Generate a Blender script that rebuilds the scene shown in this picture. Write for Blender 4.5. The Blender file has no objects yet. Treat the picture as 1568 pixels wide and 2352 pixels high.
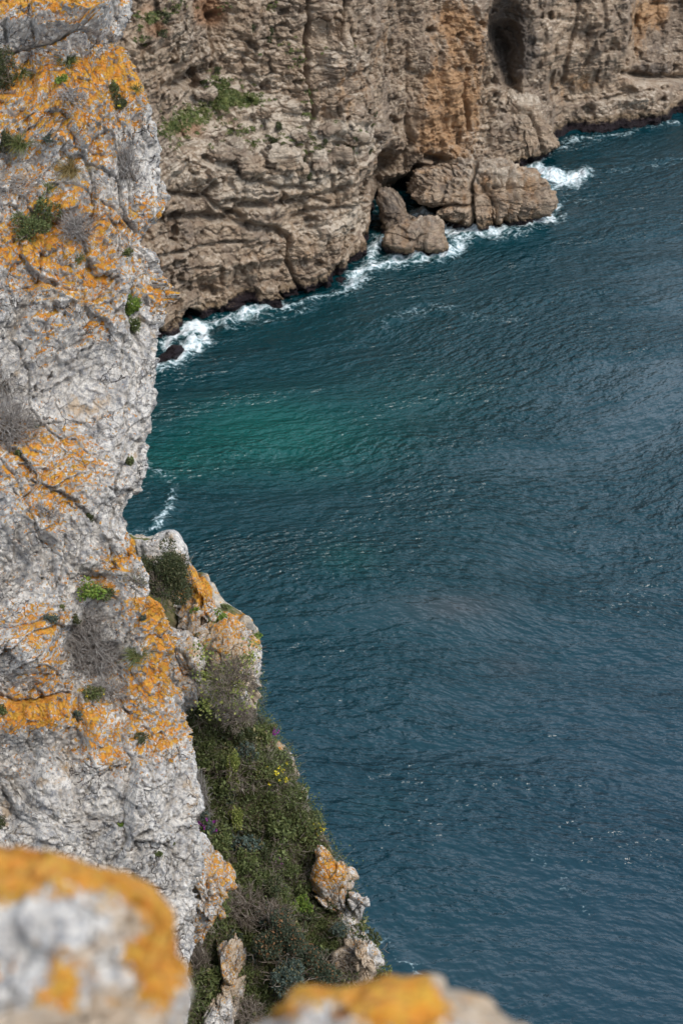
import bpy, math, random
import numpy as np
from mathutils import Vector

# ------------------------------------------------------------------ camera, world, sun, exposure
S = bpy.context.scene
H = 62.0                       # eye height above the sea
PITCH = math.radians(29.0)
FPX = 70.0/36.0*2352.0         # focal length in the units the outlines were measured in (1568 x 2352)
CX, CY = 784.0, 1176.0

cam_d = bpy.data.cameras.new('camera')
cam = bpy.data.objects.new('camera', cam_d)
S.collection.objects.link(cam)
cam.location = (0, 0, H)
cam.rotation_euler = (math.pi/2-PITCH, 0, 0)
cam_d.sensor_fit = 'VERTICAL'; cam_d.sensor_height = 36; cam_d.lens = 70
cam_d.clip_start = 0.1; cam_d.clip_end = 20000
cam_d.dof.use_dof = True; cam_d.dof.focus_distance = 21.0; cam_d.dof.aperture_fstop = 5.6
S.camera = cam

SUN_EL, SUN_AZ = math.radians(50), math.radians(138)
W = bpy.data.worlds.new('World'); S.world = W; W.use_nodes = True
nt = W.node_tree; nt.nodes.clear()
out = nt.nodes.new('ShaderNodeOutputWorld'); bg = nt.nodes.new('ShaderNodeBackground')
sky = nt.nodes.new('ShaderNodeTexSky'); sky.sky_type = 'NISHITA'; sky.sun_disc = False
sky.sun_elevation = SUN_EL; sky.sun_rotation = SUN_AZ; sky.air_density = 1.3; sky.dust_density = 2.0
hs = nt.nodes.new('ShaderNodeHueSaturation'); hs.inputs['Saturation'].default_value = 0.42
tc = nt.nodes.new('ShaderNodeTexCoord'); mp = nt.nodes.new('ShaderNodeMapping'); mp.inputs['Scale'].default_value = (1, 1, 2.2)
cl = nt.nodes.new('ShaderNodeTexNoise'); cl.inputs['Scale'].default_value = 2.6; cl.inputs['Detail'].default_value = 5; cl.inputs['Roughness'].default_value = .55
mr = nt.nodes.new('ShaderNodeMapRange'); mr.inputs[1].default_value = .36; mr.inputs[2].default_value = .66; mr.inputs[3].default_value = .35; mr.inputs[4].default_value = .95
mx = nt.nodes.new('ShaderNodeMix'); mx.data_type = 'RGBA'; mx.inputs[7].default_value = (7.5, 8.8, 10.6, 1)      # cloud layer
nt.links.new(tc.outputs['Generated'], mp.inputs[0]); nt.links.new(mp.outputs[0], cl.inputs['Vector']); nt.links.new(cl.outputs['Fac'], mr.inputs[0])
nt.links.new(sky.outputs[0], hs.inputs['Color']); nt.links.new(hs.outputs[0], mx.inputs[6]); nt.links.new(mr.outputs[0], mx.inputs[0])
sx = nt.nodes.new('ShaderNodeSeparateXYZ'); nt.links.new(tc.outputs['Generated'], sx.inputs[0])
gr = nt.nodes.new('ShaderNodeMapRange'); gr.inputs[1].default_value = .40; gr.inputs[2].default_value = .80; gr.inputs[3].default_value = 1.12; gr.inputs[4].default_value = .80
nt.links.new(sx.outputs['Z'], gr.inputs[0]); vm = nt.nodes.new('ShaderNodeVectorMath'); vm.operation = 'SCALE'
nt.links.new(mx.outputs[2], vm.inputs[0]); nt.links.new(gr.outputs[0], vm.inputs['Scale']); nt.links.new(vm.outputs[0], bg.inputs[0]); bg.inputs[1].default_value = 0.15
nt.links.new(bg.outputs[0], out.inputs[0])

sun_d = bpy.data.lights.new('sun', 'SUN'); sun_d.energy = 2.15; sun_d.angle = math.radians(16); sun_d.color = (1, .94, .86)
sun = bpy.data.objects.new('sun', sun_d); S.collection.objects.link(sun)
sv = Vector((math.sin(SUN_AZ)*math.cos(SUN_EL), math.cos(SUN_AZ)*math.cos(SUN_EL), math.sin(SUN_EL)))
sun.rotation_euler = sv.to_track_quat('Z', 'Y').to_euler()

S.render.engine = 'CYCLES'
S.view_settings.view_transform = 'Standard'; S.view_settings.look = 'None'
S.view_settings.exposure = 0.28; S.view_settings.gamma = 1.0
S.render.resolution_x = 682; S.render.resolution_y = 1024

# ------------------------------------------------------------------ maths helpers
f32 = np.float32
RIGHT = np.array([1, 0, 0.]); FWD = np.array([0, math.cos(PITCH), -math.sin(PITCH)]); UP = np.array([0, math.sin(PITCH), math.cos(PITCH)])
CAM = np.array([0, 0, H])

def ray(x, y):
    """direction (forward component 1) through a measured point of the view"""
    x = np.asarray(x, float)[..., None]; y = np.asarray(y, float)[..., None]
    return (x-CX)/FPX*RIGHT + (CY-y)/FPX*UP + FWD

def proj(P):
    d = P-CAM
    z = d@FWD
    z = np.where(z < .1, .1, z)
    return CX+FPX*(d@RIGHT)/z, CY-FPX*(d@UP)/z

def sea_y(x, y):
    """world y where the line of sight meets the water"""
    r = ray(x, y); return H*r[..., 1]/-r[..., 2]

def hash3(ix, iy, iz, seed=0):
    h = (ix.astype(np.int64)*374761393+iy.astype(np.int64)*668265263+iz.astype(np.int64)*2147483647+seed*974634777) & 0xffffffff
    h = ((h ^ (h >> 13))*1274126177) & 0xffffffff
    h = ((h ^ (h >> 16))*2246822519) & 0xffffffff
    h ^= h >> 15
    return h

def h01(h): return (h & 0xffffff).astype(f32)/f32(0xffffff)

def vnoise(P, seed=0):
    """smooth value noise in about -1..1"""
    P = np.asarray(P, f32); i = np.floor(P).astype(np.int32); f = P-i
    f = f*f*f*(f*(f*6-15)+10)
    r = 0
    for dx in (0, 1):
        wx = f[:, 0] if dx else 1-f[:, 0]
        for dy in (0, 1):
            wy = f[:, 1] if dy else 1-f[:, 1]
            for dz in (0, 1):
                wz = f[:, 2] if dz else 1-f[:, 2]
                r = r+wx*wy*wz*h01(hash3(i[:, 0]+dx, i[:, 1]+dy, i[:, 2]+dz, seed))
    return r*2-1

def fbm(P, octs=4, seed=0, gain=.5, lac=2.03):
    a, s, n = 1., 0., 0.
    P = np.asarray(P, f32)
    for k in range(octs):
        s = s+a*vnoise(P, seed+k*7); n += a; a *= gain; P = P*lac+17.3
    return s/n*1.6

def ridged(P, octs=4, seed=0):
    a, s, n = 1., 0., 0.
    for k in range(octs):
        s = s+a*(1-2*np.abs(vnoise(P, seed+k*7))); n += a; a *= .5; P = P*2.03+11.1
    return s/n

def worley(P, seed=0, jit=.9):
    """F1, F2, random of nearest cell, offset vector to its centre"""
    P = np.asarray(P, f32); i = np.floor(P).astype(np.int32); f = (P-i).astype(f32)
    n = len(P); F1 = np.full(n, 9., f32); F2 = np.full(n, 9., f32); ID = np.zeros(n, f32); V = np.zeros((n, 3), f32)
    for dx in (-1, 0, 1):
        for dy in (-1, 0, 1):
            for dz in (-1, 0, 1):
                h = hash3(i[:, 0]+dx, i[:, 1]+dy, i[:, 2]+dz, seed)
                ox = dx+.5+jit*(((h & 1023)/1023.).astype(f32)-.5)-f[:, 0]
                oy = dy+.5+jit*((((h >> 10) & 1023)/1023.).astype(f32)-.5)-f[:, 1]
                oz = dz+.5+jit*((((h >> 20) & 1023)/1023.).astype(f32)-.5)-f[:, 2]
                d = np.sqrt(ox*ox+oy*oy+oz*oz)
                c = d < F1
                F2 = np.where(c, F1, np.minimum(F2, d))
                F1 = np.where(c, d, F1)
                ID = np.where(c, ((h*7) >> 5 & 4095)/4095., ID)
                V[c, 0] = ox[c]; V[c, 1] = oy[c]; V[c, 2] = oz[c]
    return F1, F2, ID, V

def sstep(a, b, x):
    t = np.clip((x-a)/(b-a), 0, 1); return t*t*(3-2*t)

def polyd(x, y, pts):
    """distance to a polyline"""
    d = np.full(np.shape(x), 1e9)
    for (x0, y0), (x1, y1) in zip(pts[:-1], pts[1:]):
        vx, vy = x1-x0, y1-y0; t = np.clip(((x-x0)*vx+(y-y0)*vy)/(vx*vx+vy*vy+1e-9), 0, 1)
        d = np.minimum(d, np.hypot(x-x0-t*vx, y-y0-t*vy))
    return d

def gauss(x, y, blobs):
    """sum of soft blobs (cx, cy, rx, ry, amount)"""
    r = 0.
    for (cx, cy, rx, ry, a) in blobs:
        r = r+a*np.exp(-(((x-cx)/rx)**2+((y-cy)/ry)**2))
    return r

def interp(x, pts):
    p = sorted(pts); return np.interp(x, [q[0] for q in p], [q[1] for q in p])

# ------------------------------------------------------------------ object helpers
def add(name, me, parent=None):
    o = bpy.data.objects.new(name, me); S.collection.objects.link(o)
    if parent is not None: o.parent = parent
    return o

def tag(o, label, cat, group=None, kind=None):
    if label: o['label'] = label
    if cat: o['category'] = cat
    if group: o['group'] = group
    if kind: o['kind'] = kind
    return o

def thing(name, loc, label, cat, group=None, rz=0, sc=1):
    o = bpy.data.objects.new(name, None); S.collection.objects.link(o)
    o.empty_display_size = .1
    o.location = [float(v) for v in loc]; o.rotation_euler = (0, 0, rz); o.scale = (sc, sc, sc)
    return tag(o, label, cat, group)

def mesh(name, V, F, mats, attrs=None, smooth=True, cols=None):
    V = np.asarray(V, f32).reshape(-1, 3); F = np.asarray(F, np.int32)
    k = F.shape[1]; me = bpy.data.meshes.new(name)
    me.vertices.add(len(V)); me.vertices.foreach_set('co', V.ravel())
    me.loops.add(F.size); me.loops.foreach_set('vertex_index', F.ravel())
    me.polygons.add(len(F)); me.polygons.foreach_set('loop_start', np.arange(0, F.size, k, dtype=np.int32))
    me.update(calc_edges=True)
    me.polygons.foreach_set('use_smooth', np.full(len(F), smooth, bool))
    for n, a in (attrs or {}).items():
        a = np.asarray(a, f32)
        if a.ndim == 2:
            at = me.attributes.new(n, 'FLOAT_VECTOR', 'POINT'); at.data.foreach_set('vector', a.ravel())
        else:
            at = me.attributes.new(n, 'FLOAT', 'POINT'); at.data.foreach_set('value', a)
    for m in (mats if isinstance(mats, (list, tuple)) else [mats]): me.materials.append(m)
    me.validate(); me.update()
    return me

def gridfaces(nr, nc, wrap=False):
    i = np.arange(nr-1)[:, None]; j = np.arange(nc if wrap else nc-1)[None]
    a = i*nc+j; b = i*nc+(j+1) % nc
    return np.stack([a, a+nc, b+nc, b], -1).reshape(-1, 4)

# ------------------------------------------------------------------ material helpers
class NT:
    def __init__(s, name):
        s.m = bpy.data.materials.new(name); s.m.use_nodes = True; s.t = s.m.node_tree; s.t.nodes.clear()
        s.out = s.t.nodes.new('ShaderNodeOutputMaterial'); s.b = s.t.nodes.new('ShaderNodeBsdfPrincipled')
        s.t.links.new(s.b.outputs[0], s.out.inputs[0])
        s.co = s.t.nodes.new('ShaderNodeTexCoord').outputs['Object']
    def n(s, t, **kw):
        n = s.t.nodes.new(t)
        for k, v in kw.items(): setattr(n, k, v)
        return n
    def put(s, sock, v):
        if hasattr(v, 'links'): s.t.links.new(v, sock)
        else:
            if isinstance(v, tuple) and len(v) == 3 and sock.type == 'RGBA': v = v+(1,)
            sock.default_value = v
    def math(s, op, a, b=0., clamp=False):
        n = s.n('ShaderNodeMath', operation=op); n.use_clamp = clamp; s.put(n.inputs[0], a); s.put(n.inputs[1], b); return n.outputs[0]
    def map(s, sc, vec=None, loc=(0, 0, 0), rot=(0, 0, 0)):
        n = s.n('ShaderNodeMapping'); s.put(n.inputs[0], vec if vec is not None else s.co)
        n.inputs['Location'].default_value = loc; n.inputs['Rotation'].default_value = rot
        n.inputs['Scale'].default_value = sc if isinstance(sc, tuple) else (sc,)*3; return n.outputs[0]
    def noise(s, scale, vec=None, detail=4, rough=.55, dist=0.):
        n = s.n('ShaderNodeTexNoise'); s.put(n.inputs['Vector'], vec if vec is not None else s.co)
        n.inputs['Scale'].default_value = scale; n.inputs['Detail'].default_value = detail
        n.inputs['Roughness'].default_value = rough; n.inputs['Distortion'].default_value = dist; return n.outputs['Fac']
    def vor(s, scale, vec=None, feature='DISTANCE_TO_EDGE'):
        n = s.n('ShaderNodeTexVoronoi', feature=feature); s.put(n.inputs['Vector'], vec if vec is not None else s.co)
        n.inputs['Scale'].default_value = scale; return n.outputs['Distance']
    def ramp(s, v, a, b, lo=0., hi=1.):
        n = s.n('ShaderNodeMapRange'); n.interpolation_type = 'SMOOTHSTEP'; s.put(n.inputs[0], v)
        for k, q in zip((1, 2, 3, 4), (a, b, lo, hi)): s.put(n.inputs[k], q)
        return n.outputs[0]
    def mix(s, f, a, b, mode='MIX'):
        n = s.n('ShaderNodeMix', data_type='RGBA', blend_type=mode); s.put(n.inputs[0], f); s.put(n.inputs[6], a); s.put(n.inputs[7], b); return n.outputs[2]
    def attr(s, name, vec=False):
        n = s.n('ShaderNodeAttribute', attribute_name=name); return n.outputs['Vector' if vec else 'Fac']
    def bump(s, h, dist, strength=1., normal=None):
        n = s.n('ShaderNodeBump'); s.put(n.inputs['Height'], h); n.inputs['Distance'].default_value = dist; n.inputs['Strength'].default_value = strength
        if normal is not None: s.put(n.inputs['Normal'], normal)
        return n.outputs[0]
    def fin(s, col, rough=.9, normal=None, spec=.3):
        s.put(s.b.inputs['Base Color'], col); s.put(s.b.inputs['Roughness'], rough); s.b.inputs['Specular IOR Level'].default_value = spec
        if normal is not None: s.put(s.b.inputs['Normal'], normal)
        return s.m

def mat_limestone(name, sc=1., lichen_cut=.0, near=True):
    """weathered grey limestone with orange lichen; sc = texture scale, vertex attrs lichen, tan, dirt"""
    N = NT(name)
    big = N.noise(.9*sc, detail=5); med = N.noise(4.5*sc, detail=6, rough=.65, dist=.4); fine = N.noise(22*sc, detail=6, rough=.7)
    grit = N.noise(75*sc, detail=3, rough=.7)
    c = N.mix(N.ramp(med, .38, .62), (.62, .575, .525), (.86, .81, .745))
    c = N.mix(N.ramp(fine, .46, .62), c, (.38, .37, .37))                    # grey crustose mottling
    c = N.mix(N.math('MULTIPLY', N.ramp(N.noise(9*sc, N.map(1, loc=(3, 9, 2)), detail=5, rough=.7), .52, .66), .7), c, (.25, .255, .275))
    tan = N.math('ADD', N.attr('tan'), N.ramp(big, .35, .7, -.16, .2))
    tmask = N.ramp(N.math('ADD', N.noise(6*sc, N.map(1, loc=(7, 1, 5)), detail=5, rough=.65), tan), .58, .70)
    c = N.mix(N.math('MULTIPLY', tmask, .85), c, N.mix(fine, (.50, .36, .235), (.66, .53, .39)))
    speck = N.ramp(grit, .60, .72); c = N.mix(N.math('MULTIPLY', speck, .55), c, (.13, .125, .13))
    # thin dark hairline fractures
    wv = N.n('ShaderNodeVectorMath', operation='ADD'); nn = N.n('ShaderNodeTexNoise'); nn.inputs['Scale'].default_value = 5*sc; nn.inputs['Detail'].default_value = 3
    N.t.links.new(N.co, nn.inputs['Vector']); sc_ = N.n('ShaderNodeVectorMath', operation='SCALE'); N.t.links.new(nn.outputs['Color'], sc_.inputs[0]); sc_.inputs['Scale'].default_value = .22/sc
    N.t.links.new(N.co, wv.inputs[0]); N.t.links.new(sc_.outputs[0], wv.inputs[1])
    v1 = N.vor(3.2*sc, wv.outputs[0]); v2 = N.vor(10*sc, wv.outputs[0])
    cr = N.math('MULTIPLY', N.ramp(v1, .0, .018, 1, 0), N.ramp(N.noise(2.0*sc, N.map(1, loc=(1, 4, 4))), .42, .6))
    cr2 = N.math('MULTIPLY', N.ramp(v2, .0, .035, 1, 0), N.ramp(N.noise(3.0*sc, N.map(1, loc=(8, 4, 4))), .5, .62))
    crack = N.math('MAXIMUM', cr, cr2)
    c = N.mix(N.math('MULTIPLY', crack, .88), c, (.085, .07, .06))
    # lichen
    L = N.attr('lichen')
    l1 = N.noise(9.5*sc, N.map(1, loc=(4, 4, 1)), detail=7, rough=.72, dist=.6); l2 = N.noise(2.2*sc, N.map(1, loc=(5, 2, 8)), detail=3)
    l3 = N.noise(34*sc, N.map(1, loc=(6, 3, 1)), detail=6, rough=.75)
    cen = lambda v, k: N.math('MULTIPLY', N.math('SUBTRACT', v, .5), k)
    lv = N.math('ADD', N.math('ADD', cen(l1, 1.0), cen(l2, .4)), N.math('ADD', cen(l3, 2.0), N.math('MULTIPLY', L, .42)))
    lm = N.ramp(lv, .205, .245)
    oc = N.mix(N.ramp(N.noise(14*sc, N.map(1, loc=(2, 2, 2)), detail=4), .35, .65), (.74, .265, .009), (.70, .37, .028))
    oc = N.mix(N.ramp(N.noise(34*sc, detail=3), .5, .7), oc, (.42, .15, .012))
    c = N.mix(N.math('MULTIPLY', lm, .93), c, oc)
    d = N.attr('dark_brown')
    dm = N.ramp(N.math('ADD', d, N.math('MULTIPLY', N.math('SUBTRACT', fine, .5), .8)), .42, .6)
    c = N.mix(dm, c, N.mix(med, (.12, .085, .055), (.2, .15, .10)))
    h = N.math('ADD', N.math('MULTIPLY', med, .9), N.math('MULTIPLY', fine, .45))
    h = N.math('ADD', h, N.math('MULTIPLY', grit, .16)); h = N.math('SUBTRACT', h, N.math('MULTIPLY', crack, .35)); h = N.math('ADD', h, N.math('MULTIPLY', lm, .05))
    return N.fin(c, .93, N.bump(h, .11/sc, .95), .2)

def mat_farcliff(name):
    N = NT(name)
    wob = N.n('ShaderNodeTexNoise'); wob.inputs['Scale'].default_value = .16; wob.inputs['Detail'].default_value = 4; N.t.links.new(N.co, wob.inputs['Vector'])
    sc_ = N.n('ShaderNodeVectorMath', operation='SCALE'); N.t.links.new(wob.outputs['Color'], sc_.inputs[0]); sc_.inputs['Scale'].default_value = 1.4
    wv = N.n('ShaderNodeVectorMath', operation='ADD'); N.t.links.new(N.co, wv.inputs[0]); N.t.links.new(sc_.outputs[0], wv.inputs[1])
    bed = N.noise(1., N.map((.12, .12, 2.1), wv.outputs[0], rot=(.0, .10, 0)), detail=5, rough=.7)
    bed2 = N.noise(1., N.map((.35, .35, 6.5), wv.outputs[0], rot=(.0, .10, 0)), detail=3, rough=.6)
    big = N.noise(.22, detail=5, rough=.6); med = N.noise(1.1, detail=6, rough=.65); fine = N.noise(4.5, detail=5, rough=.7)
    c = N.mix(N.ramp(med, .35, .65), (.345, .245, .168), (.51, .39, .28))
    c = N.mix(N.ramp(big, .42, .6), c, N.mix(.5, c, (.22, .175, .14)))
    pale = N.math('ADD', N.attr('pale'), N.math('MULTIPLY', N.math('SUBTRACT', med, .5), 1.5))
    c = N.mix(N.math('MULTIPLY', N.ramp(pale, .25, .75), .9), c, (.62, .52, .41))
    w = N.math('ADD', N.attr('warm'), N.math('MULTIPLY', N.math('SUBTRACT', N.noise(.8, N.map((1, 1, .3), loc=(3, 3, 3)), detail=7, rough=.75), .5), 2.6))
    c = N.mix(N.math('MULTIPLY', N.ramp(w, .35, .95), .75), c, N.mix(med, (.42, .20, .08), (.56, .35, .18)))
    c = N.mix(N.math('MULTIPLY', N.ramp(bed, .54, .68), .45), c, (.17, .135, .11))
    c = N.mix(N.math('MULTIPLY', N.ramp(bed2, .56, .68), .38), c, (.20, .16, .13))
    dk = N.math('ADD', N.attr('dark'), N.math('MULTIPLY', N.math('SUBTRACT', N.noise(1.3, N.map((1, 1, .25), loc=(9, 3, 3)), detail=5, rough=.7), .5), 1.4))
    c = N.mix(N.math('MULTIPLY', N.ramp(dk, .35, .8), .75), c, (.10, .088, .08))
    c = N.mix(N.math('MULTIPLY', N.ramp(fine, .58, .70), .5), c, (.11, .09, .075))
    g = N.math('ADD', N.attr('green'), N.math('MULTIPLY', N.math('SUBTRACT', N.noise(1.7, N.map(1, loc=(1, 7, 3)), detail=6, rough=.75), .5), 1.6))
    c = N.mix(N.math('MULTIPLY', N.ramp(N.attr('soil'), .3, .8), .9), c, N.mix(med, (.33, .175, .095), (.44, .26, .15)))
    c = N.mix(N.ramp(g, .45, .62), c, N.mix(N.ramp(fine, .4, .6), (.075, .10, .025), (.15, .165, .05)))
    wet = N.math('ADD', N.attr('wet'), N.math('MULTIPLY', N.math('SUBTRACT', fine, .5), .8))
    wm = N.ramp(wet, .35, .62)
    c = N.mix(N.math('MULTIPLY', N.ramp(wet, .02, .4), .55), c, (.19, .125, .06))
    c = N.mix(wm, c, (.022, .015, .018))
    h = N.math('ADD', N.math('MULTIPLY', bed, 1.1), N.math('MULTIPLY', bed2, .4)); h = N.math('ADD', h, N.math('MULTIPLY', med, .9)); h = N.math('ADD', h, N.math('MULTIPLY', fine, .35))
    return N.fin(c, N.ramp(wm, 0, 1, .92, .45), N.bump(h, .7, 1.), .25)
# ------------------------------------------------------------------ the sea
# breaking water along the foot of the cliff: (points, half width, strength), seen positions
FOAM = [
 ([(300, 860), (372, 840), (400, 835), (440, 812), (462, 790)], 17, 1.15),
 ([(385, 800), (405, 775), (440, 762), (475, 765)], 15, 1.3),
 ([(470, 752), (520, 742), (560, 728), (610, 715), (650, 706)], 15, .95),
 ([(600, 728), (660, 712), (700, 696), (790, 668)], 9, .66),
 ([(520, 762), (580, 752), (640, 738), (720, 705)], 9, .5),
 ([(790, 660), (815, 645), (838, 615), (850, 585), (875, 560)], 17, 1.0),
 ([(835, 625), (880, 612), (925, 598), (975, 596), (1020, 590), (1050, 566)], 16, 1.0),
 ([(945, 492), (975, 490), (1010, 508), (1040, 530), (1095, 535)], 17, 1.15),
 ([(1030, 540), (1060, 555), (1110, 545), (1150, 545)], 13, .8),
 ([(1090, 530), (1135, 533), (1180, 525), (1225, 512), (1262, 500)], 14, 1.05),
 ([(1120, 548), (1190, 540), (1250, 520), (1290, 500)], 10, .55),
 ([(1200, 384), (1222, 372), (1240, 362)], 7, .9),
 ([(1225, 385), (1250, 400), (1290, 410), (1325, 408), (1338, 402)], 14, 1.15),
 ([(1245, 420), (1262, 440), (1275, 425), (1330, 420)], 9, .8),
 ([(1255, 455), (1268, 440), (1275, 470), (1270, 500)], 9, .85),
 ([(1262, 350), (1275, 335), (1290, 328), (1330, 322), (1370, 318)], 9, .62),
 ([(1360, 312), (1420, 304), (1480, 296), (1560, 286)], 5, .6),
 ([(1300, 450), (1350, 458), (1390, 468)], 8, .42),
 ([(890, 745), (940, 724), (985, 716), (1030, 716)], 15, .46), ([(1040, 724), (1110, 732), (1200, 736)], 7, .38),
 ([(305, 1075), (335, 1070), (370, 1085), (395, 1115), (400, 1130)], 14, .52),
 ([(398, 1150), (380, 1175), (365, 1195), (352, 1215)], 13, .74), ([(300, 1225), (340, 1228)], 12, .4),
 ([(1215, 1940), (1260, 2010), (1320, 2060), (1345, 2110)], 26, .27),
 ([(840, 2140), (880, 2160), (930, 2215), (960, 2225)], 15, .4), ([(1400, 390), (1470, 385), (1560, 372)], 14, .33),
 ([(365, 905), (480, 890), (600, 800)], 8, .2),
]

def build_sea():
    xs = np.concatenate([[-4000, -1200, -400, -150, -80, -55], np.arange(-44, 44.01, .155), [55, 80, 150, 400, 1200, 4000]])
    ys = [-4000, -1200, -300, -60, 0, 30, 52]; y = 60.
    while y < 232: ys.append(y); y += .11+.0014*(y-60)
    ys += [240, 260, 320, 500, 1200, 4000, 9000]
    X, Y = np.meshgrid(xs, np.array(ys)); X = X.ravel(); Y = Y.ravel(); n = len(X)
    px, py = proj(np.stack([X, Y, np.zeros(n)], 1))
    tan = np.interp(Y, [60, 80, 135, 190], [-.35, -.25, .62, .75])
    q = Y-X*tan*.8; p = X+Y*.25
    wob = fbm(np.stack([X*.05, Y*.05, X*0], 1), 3, 5)
    q = q+wob*3
    co = np.stack([p, q, np.zeros(n)], 1)
    def wv(fx, fy, s): return fbm(np.stack([p*fx, q*fy, np.zeros(n)+s], 1), 3, s)
    z = .24*wv(.035, .13, 1)+.10*wv(.11, .42, 2)+.04*ridged(np.stack([p*.32, q*1.05, np.zeros(n)], 1), 3, 3)
    foam = np.zeros(n); vis = (Y > 50) & (Y < 235) & (np.abs(X) < 50)
    fx = px[vis]; fy = py[vis]
    wx = 10*fbm(np.stack([X[vis]*.5, Y[vis]*.5, X[vis]*0], 1), 3, 9); wy = 7*fbm(np.stack([X[vis]*.5, Y[vis]*.5, X[vis]*0], 1), 3, 19)
    f = np.zeros(vis.sum())
    for pts, w, s in FOAM:
        f = np.maximum(f, s*np.exp(-(polyd(fx+wx, fy+wy, pts)/(w*1.25))**2))
    foam[vis] = f
    z = z+.55*np.clip(foam, 0, 1.2)*(fbm(np.stack([X*.8, Y*.8, X*0], 1), 4, 31)+.35)
    far = (np.abs(X) > 46) | (Y < 58) | (Y > 234); z[far] = 0
    sh = gauss(px, py, [(610, 980, 150, 55, .38), (560, 1000, 330, 130, .42), (380, 1060, 130, 50, .4), (800, 1285, 110, 60, .42), (1000, 900, 260, 90, .25), (860, 1860, 120, 60, .22), (780, 1030, 260, 90, .3)])
    redd = gauss(px, py, [(1050, 1400, 110, 30, .6), (1180, 1530, 60, 30, .3)])
    deep = sstep(900, 1500, px)*.4+sstep(1150, 1900, py)*.6
    N = NT('sea_water')
    wc = N.attr('wave_co', True)
    col = N.mix(N.ramp(N.attr('shallow'), .05, .95), N.mix(N.attr('deep'), (.0002, .027, .034), (.002, .025, .040)), (.0008, .062, .054))
    col = N.mix(N.math('MULTIPLY', N.attr('reddish'), .5), col, (.07, .05, .045))
    n1 = N.noise(1., N.map((.78, 1.4, 1), wc), detail=2, rough=.55)
    n2 = N.noise(1., N.map((2.1, 3.6, 1), wc), detail=2, rough=.5)
    gust = N.math('MULTIPLY', N.ramp(N.noise(1., N.map((.05, .11, 1), wc), detail=3), .36, .64, .4, 1.2), N.ramp(N.noise(1., N.map((.014, .03, 1), wc, loc=(5, 2, 0)), detail=2), .38, .6, .7, 1.15))
    h = N.math('ADD', n1, N.math('MULTIPLY', n2, .30)); h = N.math('MULTIPLY', h, gust)
    fo = N.attr('foam')
    fn = N.noise(1., N.map((1.1, 2.0, 1), N.co, rot=(0, 0, -.5)), detail=8, rough=.72, dist=.9)
    fn2 = N.noise(2.6, N.map((1, 1.3, 1), N.co), detail=6, rough=.7, dist=1.2)
    wn = N.n('ShaderNodeTexNoise'); wn.inputs['Scale'].default_value = .9; wn.inputs['Detail'].default_value = 4; N.t.links.new(N.co, wn.inputs['Vector'])
    ws = N.n('ShaderNodeVectorMath', operation='SCALE'); ws.inputs['Scale'].default_value = 1.6; N.t.links.new(wn.outputs['Color'], ws.inputs[0])
    wa = N.n('ShaderNodeVectorMath', operation='ADD'); N.t.links.new(N.co, wa.inputs[0]); N.t.links.new(ws.outputs[0], wa.inputs[1])
    lace = N.math('SUBTRACT', N.ramp(N.vor(1.1, N.map((.8, 1.2, 1), wa.outputs[0])), 0, .16, 1, 0), .35)
    fv = N.math('ADD', N.math('MULTIPLY', fo, .92), N.math('MULTIPLY', N.math('SUBTRACT', N.math('ADD', N.math('MULTIPLY', fn, .5), N.math('MULTIPLY', fn2, .5)), .5), 3.0))
    fv = N.math('ADD', fv, N.math('MULTIPLY', lace, .30))
    fm = N.math('MULTIPLY', N.ramp(fv, .42, 1.0), N.ramp(fo, .06, .22))
    fc = N.mix(N.ramp(fv, .6, 1.3), (.30, .40, .42), (.70, .74, .76))
    milky = N.mix(N.math('MULTIPLY', N.ramp(fo, .45, 1.15), .5), col, (.03, .12, .12))
    c = N.mix(fm, milky, fc)
    N.put(N.b.inputs['Base Color'], c); N.put(N.b.inputs['Roughness'], N.ramp(fm, 0, 1, .19, .8)); N.b.inputs['IOR'].default_value = 1.36
    N.b.inputs['Specular IOR Level'].default_value = .5
    N.put(N.b.inputs['Normal'], N.bump(h, .64, 1.0))
    me = mesh('sea', np.stack([X, Y, z], 1), gridfaces(len(ys), len(xs))[:, ::-1], N.m, {'foam': foam, 'shallow': sh, 'reddish': redd, 'deep': deep, 'wave_co': co})
    tag(add('sea', me), 'dark teal sea with small wind waves and white surf along the far cliff foot', 'sea', kind='structure')
build_sea()
# ------------------------------------------------------------------ far cliffs
WA = [(-1300, 1180), (-100, 1010), (250, 885), (330, 835), (365, 806), (385, 790), (420, 765), (450, 748), (500, 736), (560, 716), (640, 700), (700, 685), (760, 668), (800, 650),
      (825, 618), (845, 585), (870, 555), (890, 500), (925, 470), (960, 462), (1040, 455), (1120, 435), (1180, 398), (1215, 370), (1300, 350)]
EA = [(-80, 1150), (0, 1145), (50, 1125), (100, 1120), (130, 1133), (170, 1148), (200, 1160), (225, 1160), (262, 1148), (300, 1136), (330, 1158), (350, 1185), (372, 1212), (420, 1235), (900, 1260)]
LB = [(250, 400), (330, 395), (370, 372), (420, 368), (470, 380), (520, 395), (570, 398), (620, 410), (680, 402), (740, 392), (790, 392), (830, 370), (875, 300), (900, 300)]
UB = [(250, 290), (330, 285), (380, 262), (430, 235), (480, 170), (505, 160), (545, 185), (600, 215), (650, 215), (700, 262), (760, 270), (830, 280), (875, 288), (900, 296)]

def strata(P, h, seed, sharp=.16, lat=.25, tilt=.06, warp=.5):
    """stepped ledges: random shelf depth per bed, varying slowly along the bed"""
    z = (P[:, 2]+tilt*P[:, 0]+warp*fbm(P*np.array([.15, .15, .3]), 3, seed+50))/h
    i = np.floor(z); f = z-i; t = sstep(0, sharp, f)
    def lv(k): return vnoise(np.stack([P[:, 0]*lat/h, P[:, 1]*lat/h, k*3.7], 1), seed)
    return lv(i-1)*(1-t)+lv(i)*t

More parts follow.
